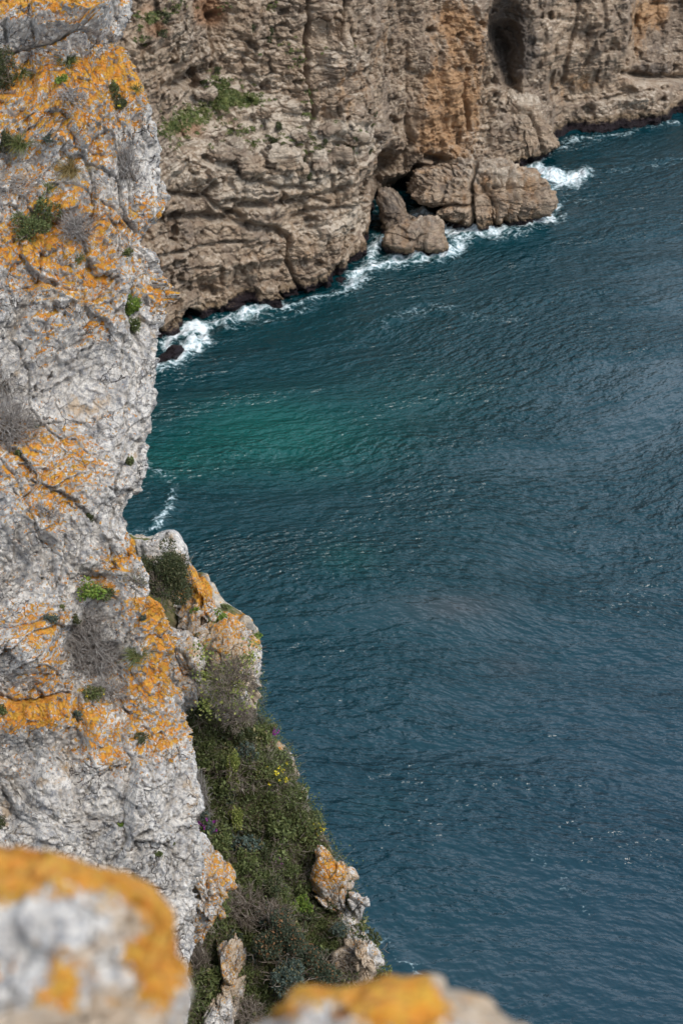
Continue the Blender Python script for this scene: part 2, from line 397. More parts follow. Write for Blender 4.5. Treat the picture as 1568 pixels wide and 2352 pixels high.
def blocks(P, sx, sy, sz, seed, warp=.12, tilt=.06):
    """bedded, jointed blocks: beds of uneven height split by offset vertical joints; returns block random, bed gap, joint gap"""
    Q = P+warp*np.stack([fbm(P*.7, 3, seed+1), fbm(P*.7, 3, seed+2), fbm(P*.7, 3, seed+3)], 1)/max(.7, 1)
    z = (Q[:, 2]+tilt*Q[:, 0]+.5*sz*fbm(P*np.array([.12, .12, .35]), 2, seed+4))/sz; iz = np.floor(z); fz = z-iz
    off = h01(hash3(iz.astype(int), iz.astype(int)*0, iz.astype(int)*0, seed+5))
    x = (Q[:, 0]*.9+Q[:, 1]*.45)/sx+off*7; ix = np.floor(x); fx = x-ix
    j = .5+.35*(h01(hash3(ix.astype(int), iz.astype(int), iz.astype(int)*0, seed+6))*2-1)
    left = fx < j; ix2 = ix*2+~left
    r = h01(hash3(ix2.astype(int), iz.astype(int), iz.astype(int)*0, seed+7))
    gz = np.minimum(fz, 1-fz)*sz; gx = np.abs(fx-j)*sx
    return r, gz, gx, fz

def rock_noise_far(P, massive):
    d = 1.7*fbm(P*.09, 3, 11)+.75*fbm(P*np.array([.4, .4, .3]), 4, 12)
    m1 = sstep(-.45, .35, fbm(P*.16, 3, 57)); m2 = sstep(-.4, .4, fbm(P*.35, 3, 58))
    s = 1.15*strata(P, 2.6, 1)*m1+.50*strata(P, 1.0, 2)*m2+.2*strata(P, .42, 3, .25)*(1.2-m1)
    r, gz, gx, fz = blocks(P, 2.6, 0, 1.5, 500, .5)
    b = (r-.5)*1.25*(.35+.9*m2)+.16*(fz-.3)-.30*np.exp(-(gz/.09)**2)-.30*np.exp(-(gx/.07)**2)
    r, gz, gx, fz = blocks(P, 1.0, 0, .55, 520, .25)
    on = sstep(-.3, .3, fbm(P*.3, 2, 55))
    b2 = ((r-.5)*.42-.12*np.exp(-(gz/.06)**2)-.12*np.exp(-(gx/.05)**2))*on
    flute = .9*fbm(P*np.array([.35, .35, .07]), 4, 21)+.4*ridged(P*np.array([.8, .8, .18]), 3, 22)
    pits = np.clip(fbm(P*1.3, 3, 91)-.5, 0, 1)*.9+np.clip(fbm(P*np.array([.5, .5, .9]), 3, 93)-.5, 0, 1)*2.5
    F1, F2, ID, V = worley(P*1.6, 6)
    return d+s*(1-.65*massive)+b*(1-.6*massive)+b2+flute*massive+.15*(ID-.5)+.20*fbm(P*2.2, 4, 14)+.11*fbm(P*5, 3, 15)-pits

def cracks(x, y, L):
    r = 0.
    for pts, w, dep in L: r = r+dep*np.exp(-(polyd(x, y, pts)/w)**2)
    return r

CR_A = [([(722, 0), (720, 60), (712, 110), (708, 180), (715, 260), (706, 330), (704, 400)], 5, 1.0), ([(806, 0), (800, 70), (798, 110)], 4, .9),
        ([(488, 40), (490, 110), (486, 180)], 4, .6), ([(380, 200), (410, 195), (440, 170), (470, 165)], 10, .9), ([(412, 175), (404, 205)], 7, 1.2), ([(452, 160), (450, 200)], 6, 1.),
        ([(330, 598), (420, 578), (520, 560), (560, 555)], 4, .7), ([(345, 520), (420, 500), (520, 505), (580, 520), (640, 530), (660, 545)], 9, 1.1),
        ([(540, 495), (560, 470), (610, 470)], 10, 1.2), ([(512, 620), (515, 690)], 5, .5), ([(672, 545), (665, 600), (700, 680)], 5, .8),
        ([(340, 640), (375, 615), (420, 600)], 4, .5), ([(420, 620), (500, 612)], 3, .4), ([(434, 735), (440, 720), (455, 728)], 8, 2.0),
        ([(640, 470), (720, 455), (760, 468)], 5, .6), ([(700, 490), (780, 480), (850, 470)], 4, .6), ([(560, 400), (640, 432), (700, 430)], 6, .8),
        ([(500, 425), (480, 450), (505, 480), (560, 500)], 6, .8), ([(372, 440), (420, 452), (470, 455)], 6, .8), ([(930, 270), (940, 330), (900, 380)], 6, .8), ([(1070, 160), (1060, 220), (1080, 300)], 6, .7)]
CAVES_A = [([(884, 362), (892, 372), (882, 392), (876, 410)], 15, 4.5), ([(962, 395), (952, 410), (948, 430), (942, 450)], 13, 4.5), ([(980, 360), (1015, 368), (1000, 385)], 8, 2.0), ([(875, 500), (880, 530), (900, 540)], 8, 1.5)]

def build_far(name, x0, y0, water, edge, rates, feat, disp_dir, label, nx, ny, back, attrs, pre=None):
    """cliff whose foot follows the traced waterline; rates() = how fast it steps back with height"""
    ys_n = np.linspace(0, 1, ny)
    cols = np.linspace(0, 1, nx)
    J, I = np.meshgrid(cols, ys_n)
    # rows from y0 down to the (extended) waterline; iterate edge with row
    px = x0+J*0; py = y0+I*0
    yy = y0+I*900
    for k in range(3):
        ex = interp(yy, [(b, a) for b, a in [(q[0], q[1]) for q in edge]]) if False else np.interp(yy, [q[0] for q in edge], [q[1] for q in edge])
        px = x0+J*(ex-x0)
        wy = np.interp(px, [q[0] for q in water], [q[1] for q in water])+14
        yy = y0+I*(wy-y0)
    npre = 0 if pre is None else len(pre)
    if npre:                                   # coarser columns far out of the frame
        px = np.concatenate([np.repeat(np.array(pre)[None], ny, 0), px], 1); wy = np.interp(px, [q[0] for q in water], [q[1] for q in water])+14
        yy = y0+ys_n[:, None]*(wy-y0)
    py = yy
    Yw = sea_y(px, wy-14)
    rate = rates(px, py)
    dpy = np.abs(np.gradient(py, axis=0))
    back_ = np.cumsum((rate*dpy)[::-1], 0)[::-1]
    Yv = Yw+back_+feat(px, py)
    r = ray(px, py); P = CAM+r*(Yv/r[..., 1])[..., None]
    # wrap the right-hand end away from the viewer
    nb = 26; tb = np.linspace(0, 1, nb+1)[1:]
    e = P[:, -1]; hd = e-CAM; hd = hd/np.linalg.norm(hd[:, :2], axis=1)[:, None]; hd[:, 2] = 0
    d2 = hd*1.0+np.array([-.45, 0, 0])
    ext = e[:, None]+d2[:, None]*(back*tb**1.6)[None, :, None]
    ext[..., 2] = ext[..., 2]-0.28*(back*tb**1.6)[None, :]
    P = np.concatenate([P, ext], 1)
    px = np.concatenate([px, np.repeat(px[:, -1:], nb, 1)], 1); py = np.concatenate([py, np.repeat(py[:, -1:], nb, 1)], 1)
    sh = P.shape; Pf = P.reshape(-1, 3); x = px.ravel(); y = py.ravel()
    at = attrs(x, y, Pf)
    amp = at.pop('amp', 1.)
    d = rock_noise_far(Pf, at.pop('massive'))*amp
    # ledges under the waterline stay put
    Q = Pf+np.asarray(disp_dir)/np.linalg.norm(disp_dir)*(d-at.pop('cut'))[:, None]
    at['wet'] = np.clip(1.0-(Q[:, 2]-.1)/1.5, 0, 1.2)
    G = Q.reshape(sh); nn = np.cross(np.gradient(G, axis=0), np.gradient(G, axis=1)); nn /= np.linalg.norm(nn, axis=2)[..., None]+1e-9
    nz = np.abs(nn[..., 2]).ravel(); at['pale'] = at['pale']+.75*(np.clip(nz, 0, 1)-.35)  # up-facing ledges painted paler, as if lit from above
    # top: run back inland as a real plateau
    Q = Q.reshape(sh); top = Q[:1].copy(); rows = []
    for k, (b, u) in enumerate([(60, 10), (25, 6), (8, 3), (2, 1)]):
        t = top.copy(); t[..., 1] += b; t[..., 2] += u; rows.append(t)
    Q = np.concatenate(rows+[Q], 0)
    at = {k: np.concatenate([np.repeat(v.reshape(sh[:2])[:1], 4, 0), v.reshape(sh[:2])], 0).ravel() for k, v in at.items()}
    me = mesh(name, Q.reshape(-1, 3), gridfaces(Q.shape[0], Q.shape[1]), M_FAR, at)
    o = tag(add(name, me), label, 'cliff', kind='structure')
    return o, Q[4:, npre:], px.reshape(sh[:2])[:, npre:], py.reshape(sh[:2])[:, npre:]

M_FAR = mat_farcliff('far_cliff_rock')

def rates_A(x, y):
    lb = np.interp(x, [q[0] for q in LB], [q[1] for q in LB]); ub = np.interp(x, [q[0] for q in UB], [q[1] for q in UB])
    b = sstep(-6, 6, lb-y)*sstep(-8, 8, y-ub)
    r = .0035+.026*b
    r = r+.03*np.exp(-((y-lb)/7)**2)*(x < 850)
    r = r+.03*np.exp(-(polyd(x, y, [(650, 545), (760, 520), (850, 490)])/9)**2)+.02*np.exp(-(polyd(x, y, [(340, 500), (440, 470), (600, 480)])/9)**2)
    r = r+.02*np.exp(-(polyd(x, y, [(470, 120), (560, 130), (690, 140), (800, 145)])/10)**2)
    r = r-.022*np.exp(-(polyd(x, y, [(340, 520), (460, 505), (640, 530)])/9)**2)        # overhang
    # slab leaning out over the cove, buttress foot flaring out
    r = r+.022*sstep(300, 360, y)*sstep(1040, 1110, x)*(y < 420)
    return r
def feat_A(x, y):
    f = gauss(x, y, [(880, 150, 70, 200, 2.2), (1020, 40, 40, 60, 1.2), (1085, 200, 40, 150, -1.2), (960, 250, 60, 80, -.5), (600, 60, 60, 60, -.8), (420, 90, 50, 60, -1.), (430, 185, 30, 22, 1.6), (500, 45, 25, 40, 1.2), (905, 400, 30, 60, 1.8)])
    # layered ledges around the stack's right shoulder
    return f
def attrs_A(x, y, P):
    lb = np.interp(x, [q[0] for q in LB], [q[1] for q in LB]); ub = np.interp(x, [q[0] for q in UB], [q[1] for q in UB])
    bench = sstep(-6, 6, lb-y)*sstep(-8, 8, y-ub)
    massive = sstep(840, 930, x)*.95
    warm = .12+.35*fbm(P*.14, 3, 71)+gauss(x, y, [(1040, 60, 70, 90, .8), (1010, 190, 45, 90, .9), (1060, 250, 60, 80, .8), (975, 300, 40, 60, .7), (900, 100, 50, 120, .35), (1100, 120, 40, 100, .3), (1000, 330, 60, 40, .6), (480, 30, 40, 50, .5), (700, 600, 60, 60, .25), (800, 560, 40, 70, .3), (480, 650, 50, 30, .15), (440, 500, 60, 30, .1), (560, 110, 60, 50, .3), (720, 540, 50, 50, .3)])
    pale = gauss(x, y, [(420, 395, 60, 25, .6), (560, 430, 90, 45, .6), (720, 415, 90, 22, .7), (820, 500, 40, 30, .6), (750, 525, 90, 20, .5), (620, 290, 60, 40, .5), (780, 320, 90, 40, .6), (560, 120, 70, 30, .25), (620, 190, 40, 20, .6), (780, 135, 70, 20, .4), (430, 110, 50, 50, .35), (1090, 320, 40, 30, .4), (450, 220, 30, 15, .5), (620, 370, 70, 25, .4)])
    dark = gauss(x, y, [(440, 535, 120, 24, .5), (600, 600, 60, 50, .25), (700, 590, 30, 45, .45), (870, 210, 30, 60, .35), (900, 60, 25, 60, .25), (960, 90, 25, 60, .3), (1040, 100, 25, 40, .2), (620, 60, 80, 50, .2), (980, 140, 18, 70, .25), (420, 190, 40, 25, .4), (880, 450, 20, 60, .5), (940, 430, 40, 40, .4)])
    green = -.05+gauss(x, y, [(510, 200, 28, 40, .7), (570, 230, 50, 22, .75), (470, 260, 70, 35, .62), (400, 300, 60, 45, .6), (560, 310, 40, 16, .4), (345, 40, 40, 18, .7), (400, 20, 30, 15, .5), (700, 250, 30, 60, .2), (630, 10, 15, 25, .6), (600, 290, 20, 15, .3), (720, 330, 60, 40, .08)])
    soil = gauss(x, y, [(430, 300, 80, 30, .35), (560, 225, 40, 20, .45), (485, 25, 45, 45, 1.1), (360, 70, 40, 25, .8), (440, 290, 60, 40, .35), (340, 20, 40, 30, .6), (530, 235, 30, 12, .7), (500, 160, 20, 25, .4)])
    cut = 1.5*cracks(x, y, CR_A)+cracks(x, y, CAVES_A)
    # a wide hollow behind the offshore block
    cut = cut+2.5*sstep(395, 430, y)*sstep(855, 890, x)*(1-sstep(1000, 1060, x))
    # loose boulders on the bench
    F1, F2, ID, V = worley(P*np.array([.62, .35, .62]), 77)
    cut = cut-bench*(1.1*np.clip(.62-F1, 0, 1)*(ID > .35))*1.6*sstep(520, 600, x)-bench*np.clip(.55-F1, 0, 1)*1.2*(ID > .75)
    return dict(amp=1-.35*bench, massive=massive, warm=warm, pale=pale+bench*.25, dark=dark, green=green, soil=soil, cut=cut)

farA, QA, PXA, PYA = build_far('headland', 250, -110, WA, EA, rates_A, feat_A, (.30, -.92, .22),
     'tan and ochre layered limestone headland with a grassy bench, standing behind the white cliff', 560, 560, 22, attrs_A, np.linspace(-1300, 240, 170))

WB = [(1000, 402), (1100, 395), (1200, 375), (1262, 340), (1275, 324), (1300, 316), (1340, 310), (1400, 302), (1450, 292), (1500, 280), (1536, 272), (1545, 262), (1600, 258), (1700, 248), (1900, 230)]
EB = [(-100, 2500), (900, 2500)]
CR_B = [([(1325, 0), (1318, 60), (1300, 120), (1290, 190)], 5, .9), ([(1380, 0), (1385, 60), (1350, 130), (1340, 150)], 5, .8), ([(1465, 40), (1450, 90), (1436, 165)], 7, 1.2), ([(1435, 168), (1500, 178), (1568, 178), (1640, 182)], 7, 2.6),
        ([(1240, 10), (1250, 90), (1230, 180)], 5, .6), ([(1380, 230), (1450, 215), (1500, 205)], 3, .5), ([(1130, 60), (1150, 110), (1170, 190), (1180, 260)], 14, 1.5), ([(1500, 8), (1568, 6)], 4, .8), ([(1230, 40), (1330, 45)], 4, .4), ([(1265, 170), (1262, 240)], 7, .8)]
def rates_B(x, y):
    L = np.interp(x, [1150, 1240, 1300, 1380, 1460, 1530, 1560, 1700], [245, 236, 230, 222, 205, 192, 215, 200])
    r = .003+.05*np.exp(-((y-L)/9)**2)+.02*np.exp(-((y-L+22)/12)**2)
    return r-.03*np.exp(-((y-172)/8)**2)*sstep(1420, 1450, x)
def feat_B(x, y):
    return 4.5*sstep(1434, 1462, x)*sstep(200, 165, y)+gauss(x, y, [(1150, 90, 48, 90, 7.0), (1350, 70, 40, 90, -1.), (1260, 60, 40, 80, -.5), (1480, 230, 50, 25, -1.), (1300, 130, 50, 40, -.6)])
def attrs_B(x, y, P):
    warm = gauss(x, y, [(1500, 30, 45, 40, 1.2), (1470, 90, 25, 60, .7), (1340, 190, 60, 25, .6), (1280, 200, 50, 50, .3), (1350, 100, 25, 60, .35), (1280, 100, 30, 50, .2)])
    dark = gauss(x, y, [(1165, 80, 55, 110, 1.0), (1200, 130, 40, 60, .35), (1530, 110, 60, 40, .5), (1500, 160, 60, 18, .7), (1260, 120, 40, 60, .2), (1390, 40, 30, 40, .25), (1280, 260, 20, 40, .3), (1410, 250, 50, 20, .2)])  # recess: dark stain, deepened to paint in the shade of the hollow
    pale = gauss(x, y, [(1480, 230, 60, 22, .35), (1400, 250, 70, 20, .25), (1260, 90, 60, 50, .2)])
    z = np.zeros(len(x))
    return dict(amp=.9+z, massive=.55+z, warm=warm, pale=pale, dark=dark+.08, green=z-.5, soil=z, cut=cracks(x, y, CR_B))
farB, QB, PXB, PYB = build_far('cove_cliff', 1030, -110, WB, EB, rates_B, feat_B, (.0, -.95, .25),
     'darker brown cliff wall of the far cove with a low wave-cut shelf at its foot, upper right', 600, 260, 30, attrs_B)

# ------------------------------------------------------------------ free standing rocks (closed bodies grown from an outline)
def rock_body(name, outline, dist, thick, mat, noise, label, cat, group=None, attrs=None, step=1.6, p=2.6, tilt=None, kind=None, water=False, back=1.0):
    """dist = metres along the sight line to the middle; thick = half depth in metres"""
    O = np.array(outline, float); c = O.mean(0) if tilt is None or len(tilt) < 4 else np.array(tilt[2:])
    C = CAM+ray(c[0], c[1])*dist; m = dist/FPX
    seg = np.hypot(*(np.roll(O, -1, 0)-O).T); per = seg.sum()
    nth = int(per/step); tt = np.concatenate([[0], np.cumsum(seg)]); OO = np.vstack([O, O[:1]])
    s = np.linspace(0, per, nth, endpoint=False)
    bx = np.interp(s, tt, OO[:, 0]); by = np.interp(s, tt, OO[:, 1])
    # round the corners a little
    for _ in range(2+int(per/len(O)/step*.12)):
        bx = (np.roll(bx, 1)+2*bx+np.roll(bx, -1))/4; by = (np.roll(by, 1)+2*by+np.roll(by, -1))/4
    R = np.hypot(bx-c[0], by-c[1]).mean(); nr = max(8, int(R/step*1.15))
    ph = np.linspace(0, math.pi, 2*nr+1)[1:-1]              # front pole to back pole
    rr = np.sin(ph)**(2/p*1.0); zz = np.cos(ph); zz = np.sign(zz)*np.abs(zz)**(2/p)
    f = ray(c[0], c[1]); f = f/np.linalg.norm(f)
    tx, ty = (tilt[0], tilt[1]) if tilt is not None else (0, 0)
    du = (bx-c[0])*m; dv = -(by-c[1])*m
    U = rr[:, None]*du[None]; Vv = rr[:, None]*dv[None]
    depth = -thick*np.where(zz > 0, zz, zz*back)[:, None]+tx*U+ty*Vv
    P = C+U[..., None]*RIGHT+Vv[..., None]*UP+depth[..., None]*f
    sh = P.shape; Pf = P.reshape(-1, 3)
    nrm = (U[..., None]*RIGHT+Vv[..., None]*UP)/(R*m)-(zz[:, None, None]*f)*1.1
    nrm = nrm.reshape(-1, 3); nrm /= np.linalg.norm(nrm, axis=1)[:, None]+1e-6
    x = (c[0]+U/m).ravel(); y = (c[1]-Vv/m).ravel()
    Q = Pf+nrm*noise(Pf, x, y)[:, None]
    A = attrs(x, y, Q, nrm) if attrs else {}
    poles = np.stack([Q.reshape(sh)[0].mean(0), Q.reshape(sh)[-1].mean(0)])
    V = np.vstack([Q, poles]); n0 = len(Q)
    A = {k: np.concatenate([v, v[:1], v[-1:]]) for k, v in A.items()}
    G = gridfaces(sh[0], sh[1], True)
    j = np.arange(nth); j2 = (j+1) % nth; last = (sh[0]-1)*nth
    caps = np.vstack([np.stack([np.full(nth, n0), j, j2, j2], 1), np.stack([last+j, np.full(nth, n0+1), last+j2, last+j2], 1)])
    # write caps as degenerate-free triangles in a second pass
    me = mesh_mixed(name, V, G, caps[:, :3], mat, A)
    o = add(name, me)
    tag(o, label, cat, group, kind)
    return o

def mesh_mixed(name, V, Q, T, mat, attrs):
    V = np.asarray(V, f32); me = bpy.data.meshes.new(name)
    L = np.concatenate([Q.ravel(), T.ravel()]).astype(np.int32)
    st = np.concatenate([np.arange(len(Q))*4, len(Q)*4+np.arange(len(T))*3]).astype(np.int32)
    me.vertices.add(len(V)); me.vertices.foreach_set('co', V.ravel())
    me.loops.add(len(L)); me.loops.foreach_set('vertex_index', L)
    me.polygons.add(len(st)); me.polygons.foreach_set('loop_start', st)
    me.update(calc_edges=True); me.polygons.foreach_set('use_smooth', np.ones(len(st), bool))
    for n, a in (attrs or {}).items():
        at = me.attributes.new(n, 'FLOAT', 'POINT'); at.data.foreach_set('value', np.asarray(a, f32))
    me.materials.append(mat); me.validate(); me.update()
    return me

def sea_dist(x, y):
    """forward distance (camera axis) to the water at a seen point"""
    return float(H/-ray(x, y)[2])

def far_rock_noise(k=1., cr=None):
    def f(P, x, y):
        d = .45*fbm(P*.3, 3, 41)+.3*strata(P, 1.3, 5)+.14*strata(P, .5, 6, .25)
        r, gz, gx, fz = blocks(P, 3.2, 0, 2.2, 540, .6)
        r3, gz3, gx3, fz3 = blocks(P, 1.3, 0, .8, 560, .35)
        d = d+(r3-.5)*.38-.10*np.exp(-(gz3/.05)**2)-.13*np.exp(-(gx3/.05)**2)
        d = d+(r-.5)*.8-.16*np.exp(-(gz/.08)**2)-.22*np.exp(-(gx/.07)**2)+.16*fbm(P*2.3, 4, 4)+.06*fbm(P*6, 2, 5)-.8*np.clip(fbm(P*1.3, 3, 91)-.6, 0, 1)
        if cr: d = d-cracks(x, y, cr)
        return d*k
    return f
def far_attrs(warm=.1, pale=.1, dark=.1, blobs_pale=(), blobs_dark=()):
    def f(x, y, Q, n):
        z = np.zeros(len(x))
        return dict(warm=z+warm, pale=z+pale+gauss(x, y, blobs_pale)+.5*np.clip(n[:, 2], 0, 1), dark=z+dark+gauss(x, y, blobs_dark), green=z-1, soil=z, wet=np.clip(1.0-(Q[:, 2]-.1)/1.3, 0, 1.2))  # pale also paints top light onto the up-facing sides
    return f

rock_body('sea_stack', [(955, 395), (1000, 372), (1060, 372), (1100, 368), (1160, 372), (1200, 378), (1235, 388), (1248, 420), (1262, 465), (1252, 490), (1215, 512), (1180, 512), (1150, 520), (1110, 530), (1080, 515), (1040, 518), (1000, 500), (1005, 480), (960, 470), (940, 450), (945, 415)],
   sea_dist(1110, 505), 4.6, M_FAR, far_rock_noise(1.25, [([(1092, 375), (1078, 420), (1082, 470), (1090, 520)], 5, 1.3), ([(1175, 385), (1170, 420), (1178, 460), (1160, 510)], 4, .9), ([(1205, 390), (1212, 440), (1200, 505)], 4, .8), ([(1000, 478), (1040, 470), (1078, 475)], 4, 1.0), ([(1130, 440), (1140, 480), (1135, 520)], 3, .6), ([(1030, 375), (1025, 420), (1015, 465)], 3, .6), ([(1100, 400), (1160, 405)], 3, .4)]),
   'big fissured block of pale brown rock jutting from the headland foot into the surf', 'rock', attrs=far_attrs(.45, .0, .22, [(1150, 400, 90, 20, .4)], [(1020, 430, 45, 45, .35), (1110, 490, 30, 30, .2), (1235, 450, 15, 40, .3)]), p=3.4)  # dark blob on the left face paints in its shaded side
rock_body('sea_rock', [(888, 562), (905, 535), (930, 518), (965, 504), (990, 502), (1004, 520), (1012, 550), (1026, 580), (1000, 592), (950, 590), (900, 585)],
   sea_dist(955, 580), 2.3, M_FAR, far_rock_noise(.9), 'brown wedge shaped boulder alone in the white surf, left of the fissured block', 'rock', attrs=far_attrs(.4, -.1, .45), p=2.2)
rock_body('sea_rock', [(872, 440), (895, 430), (915, 445), (928, 470), (932, 490), (955, 500), (940, 520), (905, 540), (878, 538), (872, 500)],
   sea_dist(905, 535), 2.2, M_FAR, far_rock_noise(.5), 'dark brown rounded boulders wedged between the headland and the surf', 'rock', attrs=far_attrs(.0, -.1, .6), p=2.6)
rock_body('sea_rock', [(1145, 250), (1160, 225), (1200, 212), (1235, 215), (1255, 250), (1272, 300), (1278, 335), (1255, 352), (1235, 366), (1205, 372), (1175, 350), (1150, 320), (1140, 290)],
   sea_dist(1225, 362)*1.0, 3.6, M_FAR, far_rock_noise(.8, [([(1215, 262), (1235, 300), (1245, 345)], 4, .8), ([(1150, 262), (1190, 255), (1215, 262)], 4, .9)]), 'tall rounded rock at the water edge just right of the orange buttress', 'rock',
   attrs=far_attrs(.25, .05, .15, [(1200, 225, 50, 15, .3)], [(1180, 310, 35, 45, .5)]), p=3.)
rock_body('sea_rock', [(340, 840), (370, 810), (395, 794), (418, 790), (425, 805), (405, 828), (372, 842), (345, 848)],
   sea_dist(385, 835), 1.5, M_FAR, far_rock_noise(.35), 'low black wave washed rock beside the white cliff edge', 'rock', attrs=lambda x, y, Q, n: dict(warm=x*0, pale=x*0, dark=x*0+1, green=x*0-1, soil=x*0, wet=x*0+.9), p=2.2)
rock_body('sea_rock', [(1195, 500), (1212, 494), (1222, 505), (1215, 520), (1195, 522), (1180, 515)],
   sea_dist(1205, 518), .8, M_FAR, far_rock_noise(.3), 'small dark wet rock awash at the toe of the fissured block', 'rock', attrs=lambda x, y, Q, n: dict(warm=x*0, pale=x*0, dark=x*0+1, green=x*0-1, soil=x*0, wet=x*0+.9), p=2.2)

# boulders lying on the bench of the headland
BB = [(578, 376, 30, 27, 'squarish pale boulder, leftmost of the big ones in the boulder row on the headland bench'), (640, 372, 36, 32, 'biggest pale boulder in the middle of the boulder row on the headland bench'), (694, 388, 16, 24, 'narrow boulder right of the biggest one on the headland bench'),
      (735, 372, 22, 30, 'upright pale block with a bright top on the headland bench'), (772, 358, 24, 22, 'light wedge shaped block right of the upright pale block on the bench'), (500, 352, 36, 22, 'wide pale boulder with a dark hollow under it, left part of the bench'), (447, 392, 18, 12, 'small white boulder on the left rim of the bench'),
      (432, 366, 12, 9, 'small stone lying in the grass left of the wide pale boulder'), (548, 348, 18, 15, 'rounded stone between the wide pale boulder and the squarish boulder'), (468, 218, 26, 14, 'flat slab at the upper left end of the grassy bench'), (605, 262, 30, 17, 'pale ledge block above the right end of the grassy bench'), (690, 310, 24, 18, 'jagged block above the biggest boulder of the row'),
      (745, 300, 26, 17, 'low broken block in the rubble right of the long cleft'), (812, 318, 30, 16, 'low pale block near the right end of the bench'), (860, 300, 24, 12, 'last small block at the right end of the bench')]
for i, (x, y, rx, ry, lab) in enumerate(BB):
    rng = np.random.default_rng(60+i); n = 11; th = np.linspace(0, 2*math.pi, n, endpoint=False); k = 1/np.maximum(np.abs(np.cos(th)), np.abs(np.sin(th)))**.55*rng.uniform(.82, 1.1, n)
    out = [(x+rx*k[j]*np.cos(th[j]), y+ry*k[j]*np.sin(th[j])) for j in range(n)]
    q = np.argmin((PXA[:, :560].ravel()-x)**2+(PYA[:, :560].ravel()-(y+ry*.5))**2); P = QA[:, :560].reshape(-1, 3)[q]
    rock_body('bench_boulder', out, float((P-CAM)@FWD)-.2, .036*rx*.8, M_FAR, far_rock_noise(.75), lab, 'boulder', attrs=far_attrs(.05, [.0, .25, .1, .3][i % 4], [.1, -.1, .3][i % 3]), p=[3.2, 4.2, 2.7][i % 3], step=1.6, tilt=([.3, -.2, .1][i % 3], [-.3, .1, -.5][(i*2) % 3]))
# ------------------------------------------------------------------ the white near cliff
M_LIME = mat_limestone('lichened_limestone')
EN = [(-60, 330), (0, 302), (20, 296), (45, 287), (70, 284), (88, 272), (100, 268), (106, 275), (125, 290), (150, 304), (178, 322), (205, 336), (250, 345), (300, 352), (350, 360), (400, 366),
      (440, 371), (470, 371), (500, 361), (525, 345), (548, 326), (562, 318), (572, 338), (580, 352), (600, 358), (620, 358), (640, 368), (660, 377), (700, 377), (740, 374), (780, 369), (830, 364), (880, 358), (930, 347), (965, 335), (1000, 328),
      (1030, 321), (1060, 316), (1090, 312), (1130, 303), (1170, 291), (1200, 289), (1225, 295), (1245, 312), (1270, 316), (1300, 318), (1330, 328), (1360, 342), (1385, 372), (1410, 388), (1440, 396), (1470, 401), (1500, 396), (1530, 394),
      (1560, 402), (1600, 418), (1640, 426), (1680, 436), (1740, 446), (1800, 450), (1840, 448), (1880, 446), (1920, 452), (1960, 458), (2010, 455), (2060, 450), (2110, 448), (2170, 450), (2230, 442), (2300, 440), (2352, 436), (2500, 430)]
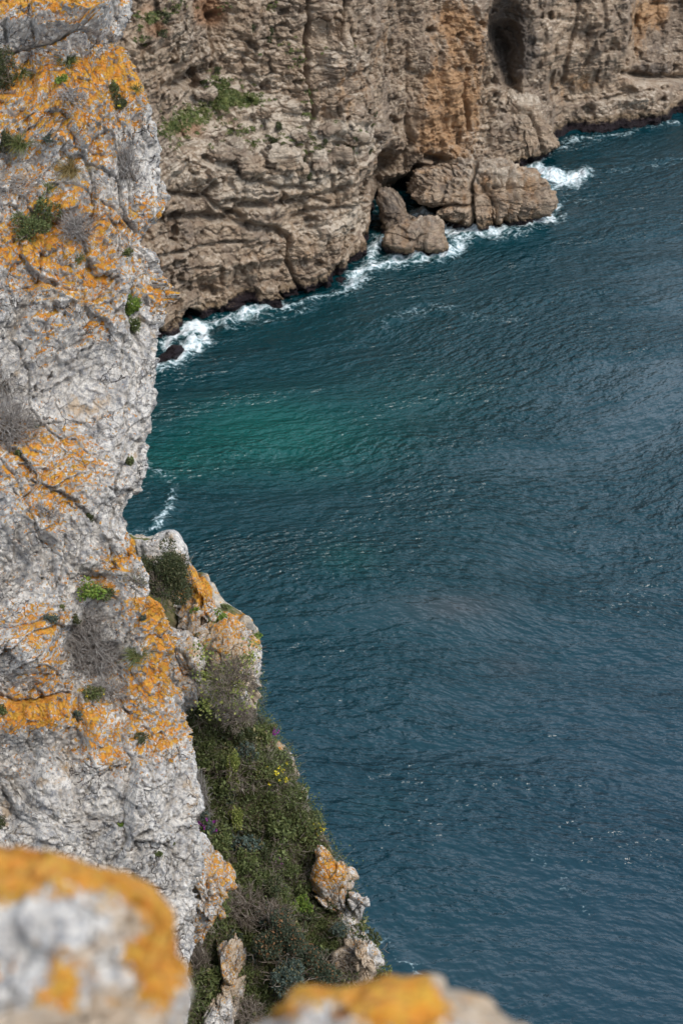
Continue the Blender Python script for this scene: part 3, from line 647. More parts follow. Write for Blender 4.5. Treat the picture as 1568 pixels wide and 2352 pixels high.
CR_N = [ # creases and joints traced on the face: (points, width, depth m)
 ([(-40, 122), (0, 118), (60, 112), (110, 104), (150, 92), (190, 88), (235, 98), (270, 96), (300, 92)], 6, .45),
 ([(120, 0), (125, 50)], 4, .05), ([(215, 30), (222, 92)], 4, .06),
 ([(262, 170), (255, 185), (250, 215), (262, 235)], 5, .14), ([(262, 178), (300, 182), (330, 196)], 4, .07),
 ([(262, 300), (268, 340), (262, 400), (262, 440)], 5, .12), ([(70, 430), (150, 420), (200, 440), (262, 470), (300, 498), (320, 520)], 6, .12), ([(150, 342), (210, 352), (245, 352)], 4, .10),
 ([(140, 600), (180, 640), (200, 650)], 4, .06), ([(0, 668), (60, 664), (120, 652), (160, 655)], 4, .08), ([(300, 580), (300, 640), (302, 700)], 6, .14), ([(300, 640), (296, 700), (298, 800), (303, 880)], 4, .10),
 ([(303, 880), (296, 940), (286, 1000), (280, 1060)], 6, .16), ([(0, 742), (60, 740), (98, 752), (112, 780), (140, 790)], 4, .08), ([(140, 790), (140, 830)], 5, .06),
 ([(160, 905), (170, 960), (150, 1000), (175, 1015), (250, 1010)], 4, .05), ([(200, 940), (230, 942)], 3, .05), ([(-40, 1120), (20, 1125), (60, 1110), (110, 1118)], 4, .08),
 ([(220, 1100), (235, 1140), (260, 1160)], 5, .08), ([(-20, 1250), (30, 1244), (55, 1215), (90, 1200), (150, 1195)], 4, .08), ([(140, 1230), (138, 1290), (135, 1345)], 5, .12), ([(-20, 1278), (15, 1280), (28, 1290)], 6, .14), ([(-20, 1365), (20, 1362), (22, 1340)], 5, .12),
 ([(185, 1245), (178, 1300), (186, 1320)], 4, .09), ([(250, 1240), (300, 1248)], 4, .05), ([(-40, 1440), (20, 1438), (70, 1425), (110, 1400), (150, 1400)], 6, .12), ([(70, 1425), (72, 1455)], 5, .10),
 ([(-40, 1530), (30, 1535), (95, 1530), (140, 1560), (150, 1585)], 5, .10), ([(-40, 1590), (30, 1605), (50, 1612), (120, 1596), (160, 1600)], 8, .26), ([(130, 1603), (140, 1640), (155, 1655)], 4, .09),
 ([(285, 1605), (278, 1680), (282, 1740)], 5, .08), ([(0, 1715), (60, 1705), (90, 1745), (88, 1760)], 4, .09), ([(-20, 1850), (50, 1842), (55, 1800), (50, 1780)], 4, .07), ([(50, 1842), (52, 1890), (45, 1920)], 6, .13), ([(-20, 1905), (50, 1920), (120, 1918)], 5, .12),
 ([(258, 1830), (252, 1900), (256, 1945)], 4, .08), ([(330, 1690), (340, 1740), (336, 1780)], 4, .06), ([(385, 1650), (380, 1720), (386, 1790), (380, 1850)], 4, .07), ([(300, 1520), (320, 1560), (345, 1600)], 5, .06), ([(360, 1480), (364, 1560)], 4, .07),
 ([(330, 870), (334, 960), (318, 1020)], 4, .05), ([(235, 1350), (250, 1370), (300, 1360)], 5, .09), ([(305, 1690), (325, 1670), (345, 1700)], 5, .10), ([(440, 1985), (420, 2030), (400, 2060)], 10, .25)]
BL_N = [ # swellings (+) and hollows (-) of the face in metres: cx, cy, rx, ry, amount
 (120, 45, 200, 60, .5), (260, 40, 60, 60, .12), (150, 250, 140, 90, .25), (70, 380, 60, 40, -.15), (210, 420, 60, 60, .15), (110, 520, 90, 30, -.2), (330, 640, 40, 70, .25), (315, 720, 25, 70, -.12),
 (150, 900, 150, 140, -.35), (60, 1180, 90, 90, .3), (230, 1090, 70, 60, .1), (20, 960, 60, 70, -.2), (60, 1500, 80, 60, .45), (130, 1430, 60, 40, .15), (230, 1480, 70, 90, -.30), (350, 1440, 50, 50, .2), (370, 1560, 50, 80, .15),
 (80, 1660, 120, 50, .25), (20, 1860, 60, 60, -.25), (130, 1850, 60, 90, .15), (300, 1830, 80, 120, .2), (160, 1760, 30, 60, -.12), (330, 1960, 60, 60, .1), (220, 1330, 50, 25, -.2)]

def near_noise(P, x, y, k=1.):
    low = .26*fbm(P*.33, 3, 101)+.07*fbm(P*1.0, 3, 102); d = 0.
    W3 = .35*np.stack([fbm(P*1.2, 2, 61), fbm(P*1.2, 2, 62), fbm(P*1.2, 2, 63)], 1)+.05*fbm(P*6, 3, 60)[:, None]
    def lvl(sc, seed, off, til, cr, w, on=1.):
        F1, F2, ID, V = worley(P*sc+W3*sc.mean()*.6, seed)
        return (ID-.5)*off+(V[:, 0]*np.sin(ID*50)+V[:, 2]*np.cos(ID*50))*til-cr*np.exp(-((F2-F1)/w)**2)*on
    on = sstep(-.2, .25, fbm(P*.9, 2, 8))
    d = d+lvl(np.array([1.0, 1.0, .6]), 64, .14, .13, .03, .02)
    d = d+lvl(np.array([2.3, 2.3, 1.5]), 65, .10, .10, .03, .03, on)
    d = d+lvl(np.array([5., 5., 4.]), 66, .055, .06, .018, .05, .3+.7*on)
    d = d+lvl(np.array([11., 11., 9.]), 69, .03, .036, .006, .08)
    d = d+lvl(np.array([25., 25., 22.]), 70, .013, .018, .0, .1)
    d = d+.022*fbm(P*14, 4, 68)-.06*np.clip(fbm(P*7, 3, 92)-.5, 0, 1)
    return low, d

def lichen_near(x, y):
    return gauss(x, y, [(120, 200, 210, 110, .85), (280, 180, 60, 80, .5), (60, 330, 110, 70, .5), (210, 330, 60, 60, .45), (120, 480, 130, 60, .55), (250, 500, 80, 70, .35), (60, 560, 120, 60, .65), (200, 600, 60, 60, .5), (120, 660, 160, 60, .5), (225, 740, 50, 60, .55), (100, 760, 60, 60, .45), (110, 840, 25, 60, .3), (330, 650, 40, 50, .5), (360, 700, 18, 50, .5), (340, 500, 30, 60, .35),
        (70, 1000, 90, 40, .42), (40, 1060, 80, 50, .4), (190, 1060, 60, 70, .42), (60, 1180, 60, 70, .35), (140, 1120, 50, 50, .3), (120, 1230, 40, 60, .25), (260, 1290, 40, 30, .55), (305, 1255, 18, 25, .9), (340, 1400, 60, 50, .6), (240, 1350, 40, 30, .4), (80, 1440, 70, 40, .5), (110, 1540, 60, 60, .65), (375, 1500, 35, 90, .55), (330, 1580, 50, 90, .45),
        (60, 1640, 140, 45, .75), (190, 1650, 70, 40, .4), (240, 1720, 70, 50, .32), (400, 1680, 35, 60, .4), (350, 1700, 40, 40, .35), (60, 20, 200, 45, .6), (160, 55, 60, 30, .4), (440, 1760, 12, 60, .4), (430, 1850, 30, 30, .2), (360, 1950, 60, 60, .05), (120, 1790, 200, 60, .08), (150, 1330, 60, 20, .25)])*1.62-.33

def build_near():
    N0 = np.array([.38, -.84, .42]); N0 /= np.linalg.norm(N0)
    A0 = CAM+ray(180., 1100.)*18.2
    ys = np.concatenate([np.arange(-70, 2420, 2.5)])
    nxm = 230
    J, I = np.meshgrid(np.linspace(0, 1, nxm), ys)
    ex = np.interp(I, [q[0] for q in EN], [q[1] for q in EN])-np.interp(I, [850, 960, 1240, 1300], [24, 6, 6, 24])
    PREX = np.linspace(-1100, -96, 120); npre = len(PREX)
    x = np.concatenate([np.repeat(PREX[None], len(ys), 0), -90+J*(ex+90)], 1); y = np.repeat(I[:, :1], x.shape[1], 1)
    r = ray(x, y); t = ((A0-CAM)@N0)/(r@N0); P = CAM+r*t[..., None]
    # rounded shoulder, then the flank running back, out of sight
    e = P[:, -1]; hd = e-CAM; hd /= np.linalg.norm(hd, axis=1)[:, None]
    ks = np.linspace(0, 1, 46)[1:]
    ang = np.clip(ks/.45, 0, 1)*math.pi/2; rad = .35
    side = rad*np.sin(ang)*.22; dep = rad*(1-np.cos(ang))+np.clip((ks-.45)/.55, 0, 1)**2*5.0
    lat = side-np.clip((ks-.45)/.55, 0, 1)**1.5*2.2
    E = e[:, None]+hd[:, None]*dep[None, :, None]+lat[None, :, None]*RIGHT+(-.12*np.clip((ks-.45)/.55, 0, 1)*5)[None, :, None]*np.array([0, 0, 1.])
    NN = np.broadcast_to(N0, P.shape); side_n = (-hd*.0+RIGHT)
    a2 = ang[None, :, None]; NE = N0*np.cos(a2)+side_n[:, None]*np.sin(a2)
    P = np.concatenate([P, E], 1); NN = np.concatenate([NN, NE], 1)
    xx = np.concatenate([x, np.repeat(x[:, -1:], 45, 1)], 1); yy = np.concatenate([y, np.repeat(y[:, -1:], 45, 1)], 1)
    sh = P.shape; Pf = P.reshape(-1, 3); nf = NN.reshape(-1, 3); X = xx.ravel(); Y = yy.ravel()
    wob = 5*fbm(Pf*4, 3, 97); wob2 = 5*fbm(Pf*4, 3, 98)
    calm = 1-.55*np.exp(-(((X-180)/190)**2+((Y-900)/150)**2))
    low, hf = near_noise(Pf, X, Y); d = low*calm+gauss(X, Y, BL_N)-.42*cracks(X+2*wob, Y+2*wob2, [(p_, w_*.42, q_) for p_, w_, q_ in CR_N])
    # keep the traced outline: damp the largest swells at the edge
    edge = np.exp(-((ex.repeat(1, 1)[:, :1]-xx)/45)**2).ravel()
    d = d*(1-.95*edge)+hf*(.35+.65*calm)*(1-.35*edge)
    Q = (Pf+nf*d[:, None]).reshape(sh)
    # normals for colour cues
    du = np.gradient(Q, axis=1); dv = np.gradient(Q, axis=0); nn = np.cross(dv, du); nn /= np.linalg.norm(nn, axis=2)[..., None]+1e-9
    nz = nn[..., 2].ravel(); nz = nz*np.sign(np.nanmedian((nn@N0)))
    lich = np.minimum(lichen_near(X, Y), .72)+.2*(Y > 1080)*(Y < 1800)+.12*(Y < 620)+.7*(nz-.42)*(Y < 1750)
    low = fbm(Pf*1.3, 3, 90)
    tan = gauss(X, Y, [(150, 700, 120, 60, .06), (230, 935, 60, 50, .1), (100, 680, 60, 30, .12), (20, 1290, 40, 60, .15), (100, 1590, 80, 25, .25), (180, 1750, 35, 60, .22), (20, 1880, 50, 70, .22), (60, 1150, 60, 50, .05), (5, 1150, 40, 60, .12), (340, 1050, 30, 120, .15), (440, 1810, 20, 30, .25), (170, 940, 60, 15, .15)])-.13
    dark_brown = gauss(X, Y, [(125, 1605, 60, 10, .35), (0, 1190, 12, 40, .3), (40, 920, 30, 20, .1), (325, 1000, 8, 90, .35), (308, 1120, 8, 50, .4), (20, 1870, 25, 12, .4)])+.0*low  # brown patches along cracks, rim and hollows
    # bottom: down to the sea; top: back inland; left: out of sight
    rows = []
    for dz, dn in [(1.5, 0), (6, .5), (18, 2), (34, 4), (52, 7)]:
        b = Q[-1:].copy(); b[..., 2] -= dz; b[..., 1] += dn*.2; rows.append(b)
    tops = []
    for dy, dz in [(30, 1.5), (10, .6), (3, .3), (.8, .15)]:
        tt = Q[:1].copy(); tt[..., 1] += dy; tt[..., 2] += dz; tt[..., 0] -= dy*.35; tops.append(tt)
    Q2 = np.concatenate(tops+[Q]+rows, 0)
    lft = []
    for dx in (30, 8, 2): a = Q2[:, :1].copy(); a[..., 0] -= dx; a[..., 1] -= dx*.3; lft.append(a)
    Q2 = np.concatenate(lft+[Q2], 1)
    def pad(a):
        a = a.reshape(sh[:2]); a = np.concatenate([np.repeat(a[:1], 4, 0), a, np.repeat(a[-1:], 5, 0)], 0); return np.concatenate([np.repeat(a[:, :1], 3, 1), a], 1).ravel()
    me = mesh('white_cliff', Q2.reshape(-1, 3), gridfaces(Q2.shape[0], Q2.shape[1]), M_LIME, {'lichen': pad(lich), 'tan': pad(tan), 'dark_brown': pad(dark_brown)})
    tag(add('white_cliff', me), 'near white limestone cliff face spotted with orange lichen, filling the left side', 'cliff', kind='structure')
    return Q[:, npre:], x[:, npre:], nf.reshape(sh)
QN, XN, NNm = build_near()

def on_near(x, y):
    """point of the near face seen at x, y"""
    i = int(np.clip(round((y+70)/2.5), 0, QN.shape[0]-1)); ex = XN[i, -1]
    j = int(np.clip(round((x+90)/(ex+90)*229), 0, 229)); return QN[i, j].copy()

# ------------------------------------------------------------------ the scrub slope beyond the white cliff
EG = [(1180, 300), (1236, 370), (1250, 380), (1290, 396), (1322, 425), (1345, 490), (1385, 515), (1425, 560), (1450, 590), (1480, 596), (1540, 590), (1580, 588), (1632, 590), (1650, 610), (1690, 640), (1710, 655), (1740, 662), (1780, 668), (1830, 697), (1880, 725), (1920, 742),
      (1960, 768), (1990, 790), (2040, 815), (2090, 800), (2130, 815), (2170, 835), (2210, 850), (2240, 850), (2290, 880), (2352, 930), (2460, 990)]
NG = np.array([.42, -.50, .75]); NG /= np.linalg.norm(NG)
def mat_slope():
    N = NT('slope_ground'); med = N.noise(2.2, detail=6, rough=.7); fine = N.noise(11, detail=5, rough=.7); big = N.noise(.7, detail=4)
    c = N.mix(N.ramp(fine, .35, .65), (.14, .115, .065), (.25, .20, .13)); c = N.mix(N.ramp(med, .42, .6), c, (.085, .105, .032))
    c = N.mix(N.ramp(big, .5, .65), c, (.12, .125, .045))
    rk = N.ramp(N.math('ADD', N.attr('rock'), N.math('MULTIPLY', N.math('SUBTRACT', med, .5), 1.4)), .45, .6)
    rc = N.mix(N.ramp(fine, .4, .6), (.55, .49, .41), (.36, .33, .29))
    lk = N.ramp(N.math('ADD', N.noise(5., N.map(1, loc=(3, 1, 1)), detail=6, rough=.7), N.math('MULTIPLY', N.attr('lichen'), .3)), .66, .70)
    c = N.mix(rk, c, N.mix(lk, rc, (.56, .27, .04)))
    return N.fin(c, .95, N.bump(N.math('ADD', med, N.math('MULTIPLY', fine, .5)), .12, .9), .15)
M_SLOPE = mat_slope()
def build_slope():
    A0 = CAM+ray(620., 1900.)*27.5
    ys = np.arange(1236, 2460, 3.2); nxm = 260
    J, I = np.meshgrid(np.linspace(0, 1, nxm), ys)
    ex = np.interp(I, [q[0] for q in EG], [q[1] for q in EG])-5
    x0 = np.interp(I, [1180, 1236, 1500, 1800, 2460], [250, 262, 330, 380, 370]); x = x0+J*(ex-x0); y = I
    r = ray(x, y); t = ((A0-CAM)@NG)/(r@NG); P = CAM+r*t[..., None]
    e = P[:, -1]; hd = e-CAM; hd /= np.linalg.norm(hd, axis=1)[:, None]
    ks = np.linspace(0, 1, 31)[1:]
    E = e[:, None]+hd[:, None]*(ks**1.6*7)[None, :, None]+(.10*np.sin(np.clip(ks*3, 0, 1)*math.pi/2)-ks**1.5*2.)[None, :, None]*RIGHT-np.array([0, 0, 1.])*(ks**1.5*3)[None, :, None]
    P = np.concatenate([P, E], 1); xx = np.concatenate([x, np.repeat(x[:, -1:], 30, 1)], 1); yy = np.concatenate([y, np.repeat(y[:, -1:], 30, 1)], 1)
    sh = P.shape; Pf = P.reshape(-1, 3); X = xx.ravel(); Y = yy.ravel()
    rock = gauss(X, Y, [(650, 1700, 14, 80, .9), (700, 1860, 14, 80, .7), (345, 1240, 60, 14, 1.2), (470, 1370, 50, 40, 1.2), (560, 1440, 60, 30, 1.), (645, 1730, 22, 50, 1.), (690, 1850, 14, 40, .5), (800, 2050, 50, 90, .9), (840, 2210, 30, 40, .9), (510, 2250, 45, 110, .55), (660, 1930, 25, 30, .4), (590, 1960, 25, 25, .35)])+.9*sstep(0, 1, (xx-ex[:, :1]).ravel()+1)-.1
    d = .75*fbm(Pf*.55, 4, 201)+.38*fbm(Pf*1.6, 3, 203)
    F1, F2, ID, V = worley(Pf*2.0+.3*fbm(Pf*1.5, 2, 61)[:, None], 205)
    d = d+np.clip(rock, 0, 1)*((ID-.5)*.3+.12*ridged(Pf*3, 3, 4)+.1)+.05*fbm(Pf*6, 3, 6)
    edge = np.exp(-((ex[:, :1]-xx)/26)**2).ravel(); d = d*(1-.7*edge)
    Q = (Pf+NG*d[:, None]).reshape(sh)
    lich = gauss(X, Y, [(470, 1360, 50, 40, .6), (560, 1430, 60, 30, .6), (650, 1740, 30, 60, .5), (800, 2020, 50, 80, .5), (420, 1560, 60, 60, .2)])
    rows = []
    for dz in (1, 4, 14, 30, 60): b = Q[-1:].copy(); b[..., 2] -= dz; b[..., 1] += dz*.03; rows.append(b)
    Q2 = np.concatenate([Q]+rows, 0)
    cols = []
    for dz in (6, 20, 50): b = Q2[:, -1:].copy(); b[..., 2] -= dz; b[..., 1] += 1.+dz*.05; b[..., 0] -= 1; cols.append(b)
    Q2 = np.concatenate([Q2]+cols, 1)
    def pad(a): a = a.reshape(sh[:2]); a = np.concatenate([a, np.repeat(a[-1:], 5, 0)], 0); return np.concatenate([a, np.repeat(a[:, -1:], 3, 1)], 1).ravel()
    me = mesh('scrub_slope', Q2.reshape(-1, 3), gridfaces(Q2.shape[0], Q2.shape[1]), M_SLOPE, {'rock': pad(rock), 'lichen': pad(lich)})
    tag(add('scrub_slope', me), 'steep slope under dense scrub dropping from the white cliff towards the sea', 'slope', kind='structure')
    return Q, x, x0
QG, XG, X0G = build_slope()
def on_slope(x, y):
    i = int(np.clip(round((y-1236)/3.2), 0, QG.shape[0]-1)); a, b = XG[i, 0], XG[i, -1]
    j = int(np.clip(round((x-a)/(b-a)*259), 0, 259)); return QG[i, j].copy()
def sight_dist(P): return float((P-CAM)@FWD)

# ------------------------------------------------------------------ limestone outcrops on the slope
def lime_noise(k=1., f=1.):
    def g(P, x, y):
        d = .22*fbm(P*1.1*f, 3, 301)
        W3 = .3*np.stack([fbm(P*2*f, 2, 61), fbm(P*2*f, 2, 62), fbm(P*2*f, 2, 63)], 1)
        F1, F2, ID, V = worley(P*2.2*f+W3, 71); d = d+(ID-.5)*.16+(V[:, 0]*np.sin(ID*50)+V[:, 2]*np.cos(ID*50))*.14-.05*np.exp(-((F2-F1)/.06)**2)
        F1, F2, ID, V = worley(P*6*f+W3, 72); d = d+(ID-.5)*.06-.02*np.exp(-((F2-F1)/.08)**2)+.03*ridged(P*7*f, 3, 73)
        return d*k
    return g
def lime_attrs(lich=.3, up=.6, tan=0., blobs=(), dark_brown=0.):
    def f(x, y, Q, n):
        z = np.zeros(len(x)); return dict(lichen=z+lich+.6*up*np.clip(n[:, 2]-.35, -.3, 1)+gauss(x, y, blobs), tan=z+tan, dark_brown=z+dark_brown)
    return f
def slope_rock(out, thick, label, off=0., lich=.3, up=.6, tan=0., k=1., blobs=(), dark_brown=0., f=1., p=2.6, tilt=None, at=None):
    off += .12; k *= 1.45; f *= 1.15; thick *= .85
    if len(out) > 17: k *= .62; out = [(x-6 if x < 560 else x-14, y+14 if y < 1500 else y-6) for x, y in out]
    c = np.array(out, float).mean(0) if at is None else at
    return rock_body('rock_outcrop', out, sight_dist(on_slope(c[0], c[1]))+off, thick, M_LIME, lime_noise(k, f), label, 'rock', attrs=lime_attrs(lich, up, tan, blobs, dark_brown), p=p, tilt=tilt, step=2.)

slope_rock([(300, 1240), (330, 1236), (365, 1232), (390, 1236), (396, 1250), (410, 1275), (425, 1300), (405, 1330), (350, 1310), (305, 1290)], .8, 'pale flat topped rock crest rising behind the dark round shrub', 0, -.2, .1, .12, .5)
slope_rock([(447, 1332), (468, 1332), (484, 1348), (497, 1370), (512, 1387), (520, 1410), (505, 1440), (480, 1468), (455, 1475), (430, 1460), (428, 1410), (440, 1365)], .9, 'blocky rock shoulder with yellow orange lichen, below the dark round shrub', 0, .25, .9, .08, .8, [(465, 1355, 30, 35, .45)])
slope_rock([(500, 1425), (530, 1412), (560, 1420), (578, 1440), (592, 1465), (600, 1482), (594, 1510), (592, 1545), (596, 1570), (588, 1600), (592, 1628), (582, 1645), (540, 1640), (490, 1640), (450, 1610), (440, 1540), (455, 1480), (475, 1450)], 1.2, 'tall grey rock pinnacle with a lichen capped top and climbing twigs', -.2, .02, .75, .2, .8, [(530, 1440, 45, 14, .5), (580, 1480, 18, 16, .4)], .2, 1.3)
slope_rock([(395, 1480), (430, 1475), (460, 1500), (470, 1560), (450, 1600), (420, 1600), (400, 1550)], .6, 'grey rock with an orange patch between the white cliff and the pinnacle', 0, .05, .5, .08, .7, [(420, 1555, 25, 30, .5)])
slope_rock([(612, 1700), (640, 1690), (656, 1705), (662, 1740), (668, 1765), (655, 1785), (630, 1770), (612, 1740)], .5, 'small orange tinged rock on the slope edge above the yellow flowers', .0, .1, .6, .15, .6, [(650, 1750, 15, 30, .4)])
slope_rock([(672, 1800), (690, 1815), (700, 1832), (694, 1850), (676, 1840), (665, 1815)], .3, 'little pale rock tip on the slope edge below the yellow flowers', .05, .1, .4, .2, .4)
slope_rock([(735, 1960), (765, 1985), (790, 2010), (800, 2050), (815, 2100), (830, 2135), (825, 2165), (800, 2160), (770, 2120), (740, 2080), (722, 2020)], .6, 'long cracked white and orange rock rib near the lower slope edge', -.1, .2, .6, .1, .8, [(775, 2010, 30, 30, .3)])
slope_rock([(800, 2050), (820, 2042), (842, 2045), (862, 2060), (852, 2078), (836, 2090), (830, 2110), (812, 2108), (800, 2085)], .45, 'pointed white rock nose jutting out over the sea', -.55, .0, .75, .05, .5)
slope_rock([(755, 2000), (780, 1990), (805, 1998), (815, 2015), (800, 2040), (770, 2035)], .4, 'rounded lichen rock knob above the pointed white nose', -.3, .2, .6, .2, .5)
slope_rock([(812, 2150), (835, 2160), (850, 2195), (858, 2215), (845, 2245), (815, 2240), (795, 2200)], .5, 'pale broken rock on the lowest visible part of the slope edge', -.5, .0, .5, .15, .7)
slope_rock([(500, 2160), (535, 2150), (548, 2190), (552, 2240), (540, 2290), (530, 2345), (500, 2380), (465, 2370), (480, 2300), (505, 2240)], .7, 'weathered white rock rib in the scrub right of the large blurred boulder', -.2, .1, .45, .12, .8)
0 and slope_rock([(638, 1935), (660, 1915), (678, 1930), (685, 1960), (665, 1975), (640, 1965)], .3, 'small tan rock bared in the middle of the scrub', 0, .1, .3, .3, .5)
# near outcrop: at the foot of the white cliff, in front of the slope
def near_rock(out, thick, label, off=0., **kw):
    a = kw.pop('attrs'); k = kw.pop('k', 1.)
    return rock_body('rock_outcrop', out, 21.5+off, thick, M_LIME, lime_noise(k*1.5, 1.2), label, 'rock', attrs=a, step=2., **kw)
near_rock([(445, 1968), (470, 1958), (495, 1970), (505, 1995), (515, 2030), (522, 2065), (512, 2095), (490, 2120), (465, 2140), (440, 2140), (425, 2080), (425, 2010)], .6, 'rock almost wholly covered in bright orange lichen at the white cliff foot', 0, attrs=lime_attrs(.52, .1, 0), k=.6, p=3)
near_rock([(400, 1925), (430, 1912), (455, 1925), (470, 1950), (450, 1985), (410, 1975), (392, 1950)], .4, 'pale rock ledge carrying purple flowers at the white cliff foot', .1, attrs=lime_attrs(.22, .3, .1), k=.6)
# ------------------------------------------------------------------ blurred boulders at the viewer's feet and the clifftop they sit on
M_FORE = mat_limestone('boulder_limestone', sc=4.5)
def fore_noise(P, x, y):
    d = .014*fbm(P*9, 4, 401)+.012*fbm(P*24, 3, 402)-.003-.02*np.clip(fbm(P*16, 3, 404)-.4, 0, 1)
    F1, F2, ID, V = worley(P*14, 403); return d+(ID-.5)*.016+(V[:, 0]*np.sin(ID*50))*.012-.004*np.exp(-((F2-F1)/.08)**2)
def fore_attrs(blobs, base, tb=(), db=()):
    def f(x, y, Q, n):
        z = np.zeros(len(x)); return dict(lichen=z+base+gauss(x, y, blobs), tan=z+.06+gauss(x, y, tb), dark_brown=z+gauss(x, y, db))
    return f
rock_body('boulder', [(-270, 2082), (-130, 2007), (-10, 1984), (50, 1978), (120, 1975), (170, 1984), (220, 2012), (280, 2032), (314, 2050), (364, 2072), (389, 2107), (402, 2162), (406, 2222), (414, 2282), (410, 2362), (414, 2522), (404, 2822), (290, 2972), (-110, 3022), (-310, 2822), (-330, 2422)],
   2.05, .22, M_FORE, fore_noise, 'large out of focus boulder with an orange lichen crown in the bottom left corner', 'boulder', step=5, p=3.2,
   attrs=fore_attrs([(30, 2000, 170, 72, 1.9), (-120, 2030, 120, 70, 1.9), (225, 2028, 110, 42, 1.5), (330, 2068, 90, 48, 1.9), (385, 2135, 52, 100, 1.9), (395, 2195, 45, 34, 1.1), (310, 2200, 46, 34, 1.5), (345, 2262, 50, 58, 1.8), (145, 2250, 30, 52, 1.7), (-10, 2230, 34, 40, 1.1), (105, 2295, 28, 28, .8), (200, 2250, 24, 35, .7), (60, 2220, 30, 30, .5), (240, 2310, 30, 20, .5)], -.22, [(100, 2340, 260, 50, .3), (280, 2140, 60, 50, .2)], [(60, 2162, 70, 18, .42), (100, 2352, 300, 30, .36), (330, 2300, 60, 40, .25), (225, 2150, 25, 25, .3)]))  # brown blotches, darker towards the bottom
rock_body('boulder', [(608, 2356), (658, 2300), (698, 2280), (740, 2272), (800, 2266), (850, 2248), (900, 2240), (960, 2244), (1010, 2254), (1015, 2266), (1065, 2289), (1105, 2309), (1130, 2339), (1195, 2374), (1255, 2484), (1205, 2704), (900, 2854), (578, 2784), (518, 2554), (558, 2424)],
   2.0, .2, M_FORE, fore_noise, 'out of focus boulder topped with deep orange lichen at the bottom centre', 'boulder', step=5, p=3.,
   attrs=fore_attrs([(760, 2275, 150, 42, 1.5), (900, 2290, 105, 85, 1.6), (870, 2250, 70, 30, 1.2), (960, 2340, 60, 60, 1.1), (1120, 2300, 60, 12, .7), (660, 2330, 60, 30, 1.), (880, 2268, 13, 13, -1.9), (1010, 2266, 50, 22, -1.)], -.15, [(1050, 2300, 120, 50, .3)]))
# clifftop under the viewer, below the frame
def build_top():
    xs = np.linspace(-9, 9, 90); ys = np.concatenate([np.linspace(-9, 1.25, 60)])
    X, Y = np.meshgrid(xs, ys); P = np.stack([X, Y, X*0+60.25], -1)
    Pf = P.reshape(-1, 3); F1, F2, ID, V = worley(Pf*1.2, 500)
    P[..., 2] += (.05*fbm(Pf*2, 4, 501)+(ID-.5)*.08).reshape(X.shape)-np.clip(Y-.6, 0, 1)*.3+.25*np.clip(-Y-1, 0, 9)*.3
    rows = []
    for k, (dz, dy) in enumerate([(.4, .05), (2, -.1), (8, .0), (25, -.5), (64, -1)]): b = P[-1:].copy(); b[..., 2] = 60.1-dz; b[..., 1] = 1.25+dy; rows.append(b)
    P = np.concatenate([P]+rows, 0); n = P.shape[0]*P.shape[1]
    me = mesh('clifftop', P.reshape(-1, 3), gridfaces(P.shape[0], P.shape[1])[:, ::-1], M_LIME, {'lichen': np.full(n, .3), 'tan': np.zeros(n), 'dark_brown': np.zeros(n)})
    tag(add('clifftop', me), 'rough limestone clifftop under the viewer, carrying the two blurred boulders', 'clifftop', kind='structure')
build_top()
# ------------------------------------------------------------------ plants
def mat_leaf(name, c1, c2, c3=None, rough=.6):
    N = NT(name); t = N.attr('tint')
    c = N.mix(N.ramp(t, .1, .75), c1, c2)
    if c3: c = N.mix(N.ramp(t, .82, .9), c, c3)
    N.fin(c, rough, None, .35)
    tr = N.n('ShaderNodeBsdfTranslucent'); N.put(tr.inputs[0], c); ms = N.n('ShaderNodeMixShader'); ms.inputs[0].default_value = .25
    N.t.links.new(N.b.outputs[0], ms.inputs[1]); N.t.links.new(tr.outputs[0], ms.inputs[2]); N.t.links.new(ms.outputs[0], N.out.inputs[0])
    return N.m
ML = dict(green=mat_leaf('leaf_green', (.058, .08, .024), (.135, .155, .055), (.21, .25, .095)),
          dark=mat_leaf('leaf_dark', (.038, .052, .02), (.09, .10, .04), (.15, .14, .075)),
          bright=mat_leaf('leaf_bright', (.08, .15, .02), (.20, .28, .045), (.27, .33, .07)),
          glauc=mat_leaf('leaf_greygreen', (.045, .07, .055), (.12, .16, .135), (.17, .14, .06)),
          rust=mat_leaf('leaf_rusty', (.035, .05, .03), (.08, .10, .06), (.28, .15, .07)),
          olive=mat_leaf('leaf_olive', (.075, .10, .03), (.16, .18, .06), (.26, .23, .11)),
          gold=mat_leaf('dry_grass', (.16, .11, .035), (.32, .24, .10), (.42, .34, .18)),
          grey=mat_leaf('dry_twig', (.24, .21, .19), (.42, .385, .355), (.52, .49, .46)),
          brown=mat_leaf('brown_twig', (.14, .11, .085), (.28, .23, .185), (.38, .33, .28)),
          yellow=mat_leaf('petal_yellow', (.60, .47, .02), (.75, .64, .06)), purple=mat_leaf('petal_purple', (.17, .012, .17), (.32, .035, .30)), white=mat_leaf('petal_white', (.7, .7, .66), (.8, .8, .78)),
          lime=mat_leaf('leaf_lime', (.12, .16, .03), (.28, .31, .08), (.38, .38, .12)))

def leaves_arr(rng, C, size, out=None, asp=.5):
    """one folded leaf (two triangles as a bent quad) at each centre"""
    n = len(C); d = rng.normal(size=(n, 3))
    if out is not None: d = d+out*1.3
    d /= np.linalg.norm(d, axis=1)[:, None]+1e-9
    s = np.cross(d, rng.normal(size=(n, 3))); s /= np.linalg.norm(s, axis=1)[:, None]+1e-9
    nn = np.cross(d, s); L = size*rng.uniform(.6, 1.3, n)[:, None]; w = L*asp
    V = np.stack([C-d*L*.5, C+s*w*.5+nn*L*.08, C+d*L*.5, C-s*w*.5+nn*L*.08], 1)
    return V.reshape(-1, 3), np.arange(n*4).reshape(-1, 4), np.repeat(rng.random(n), 4)

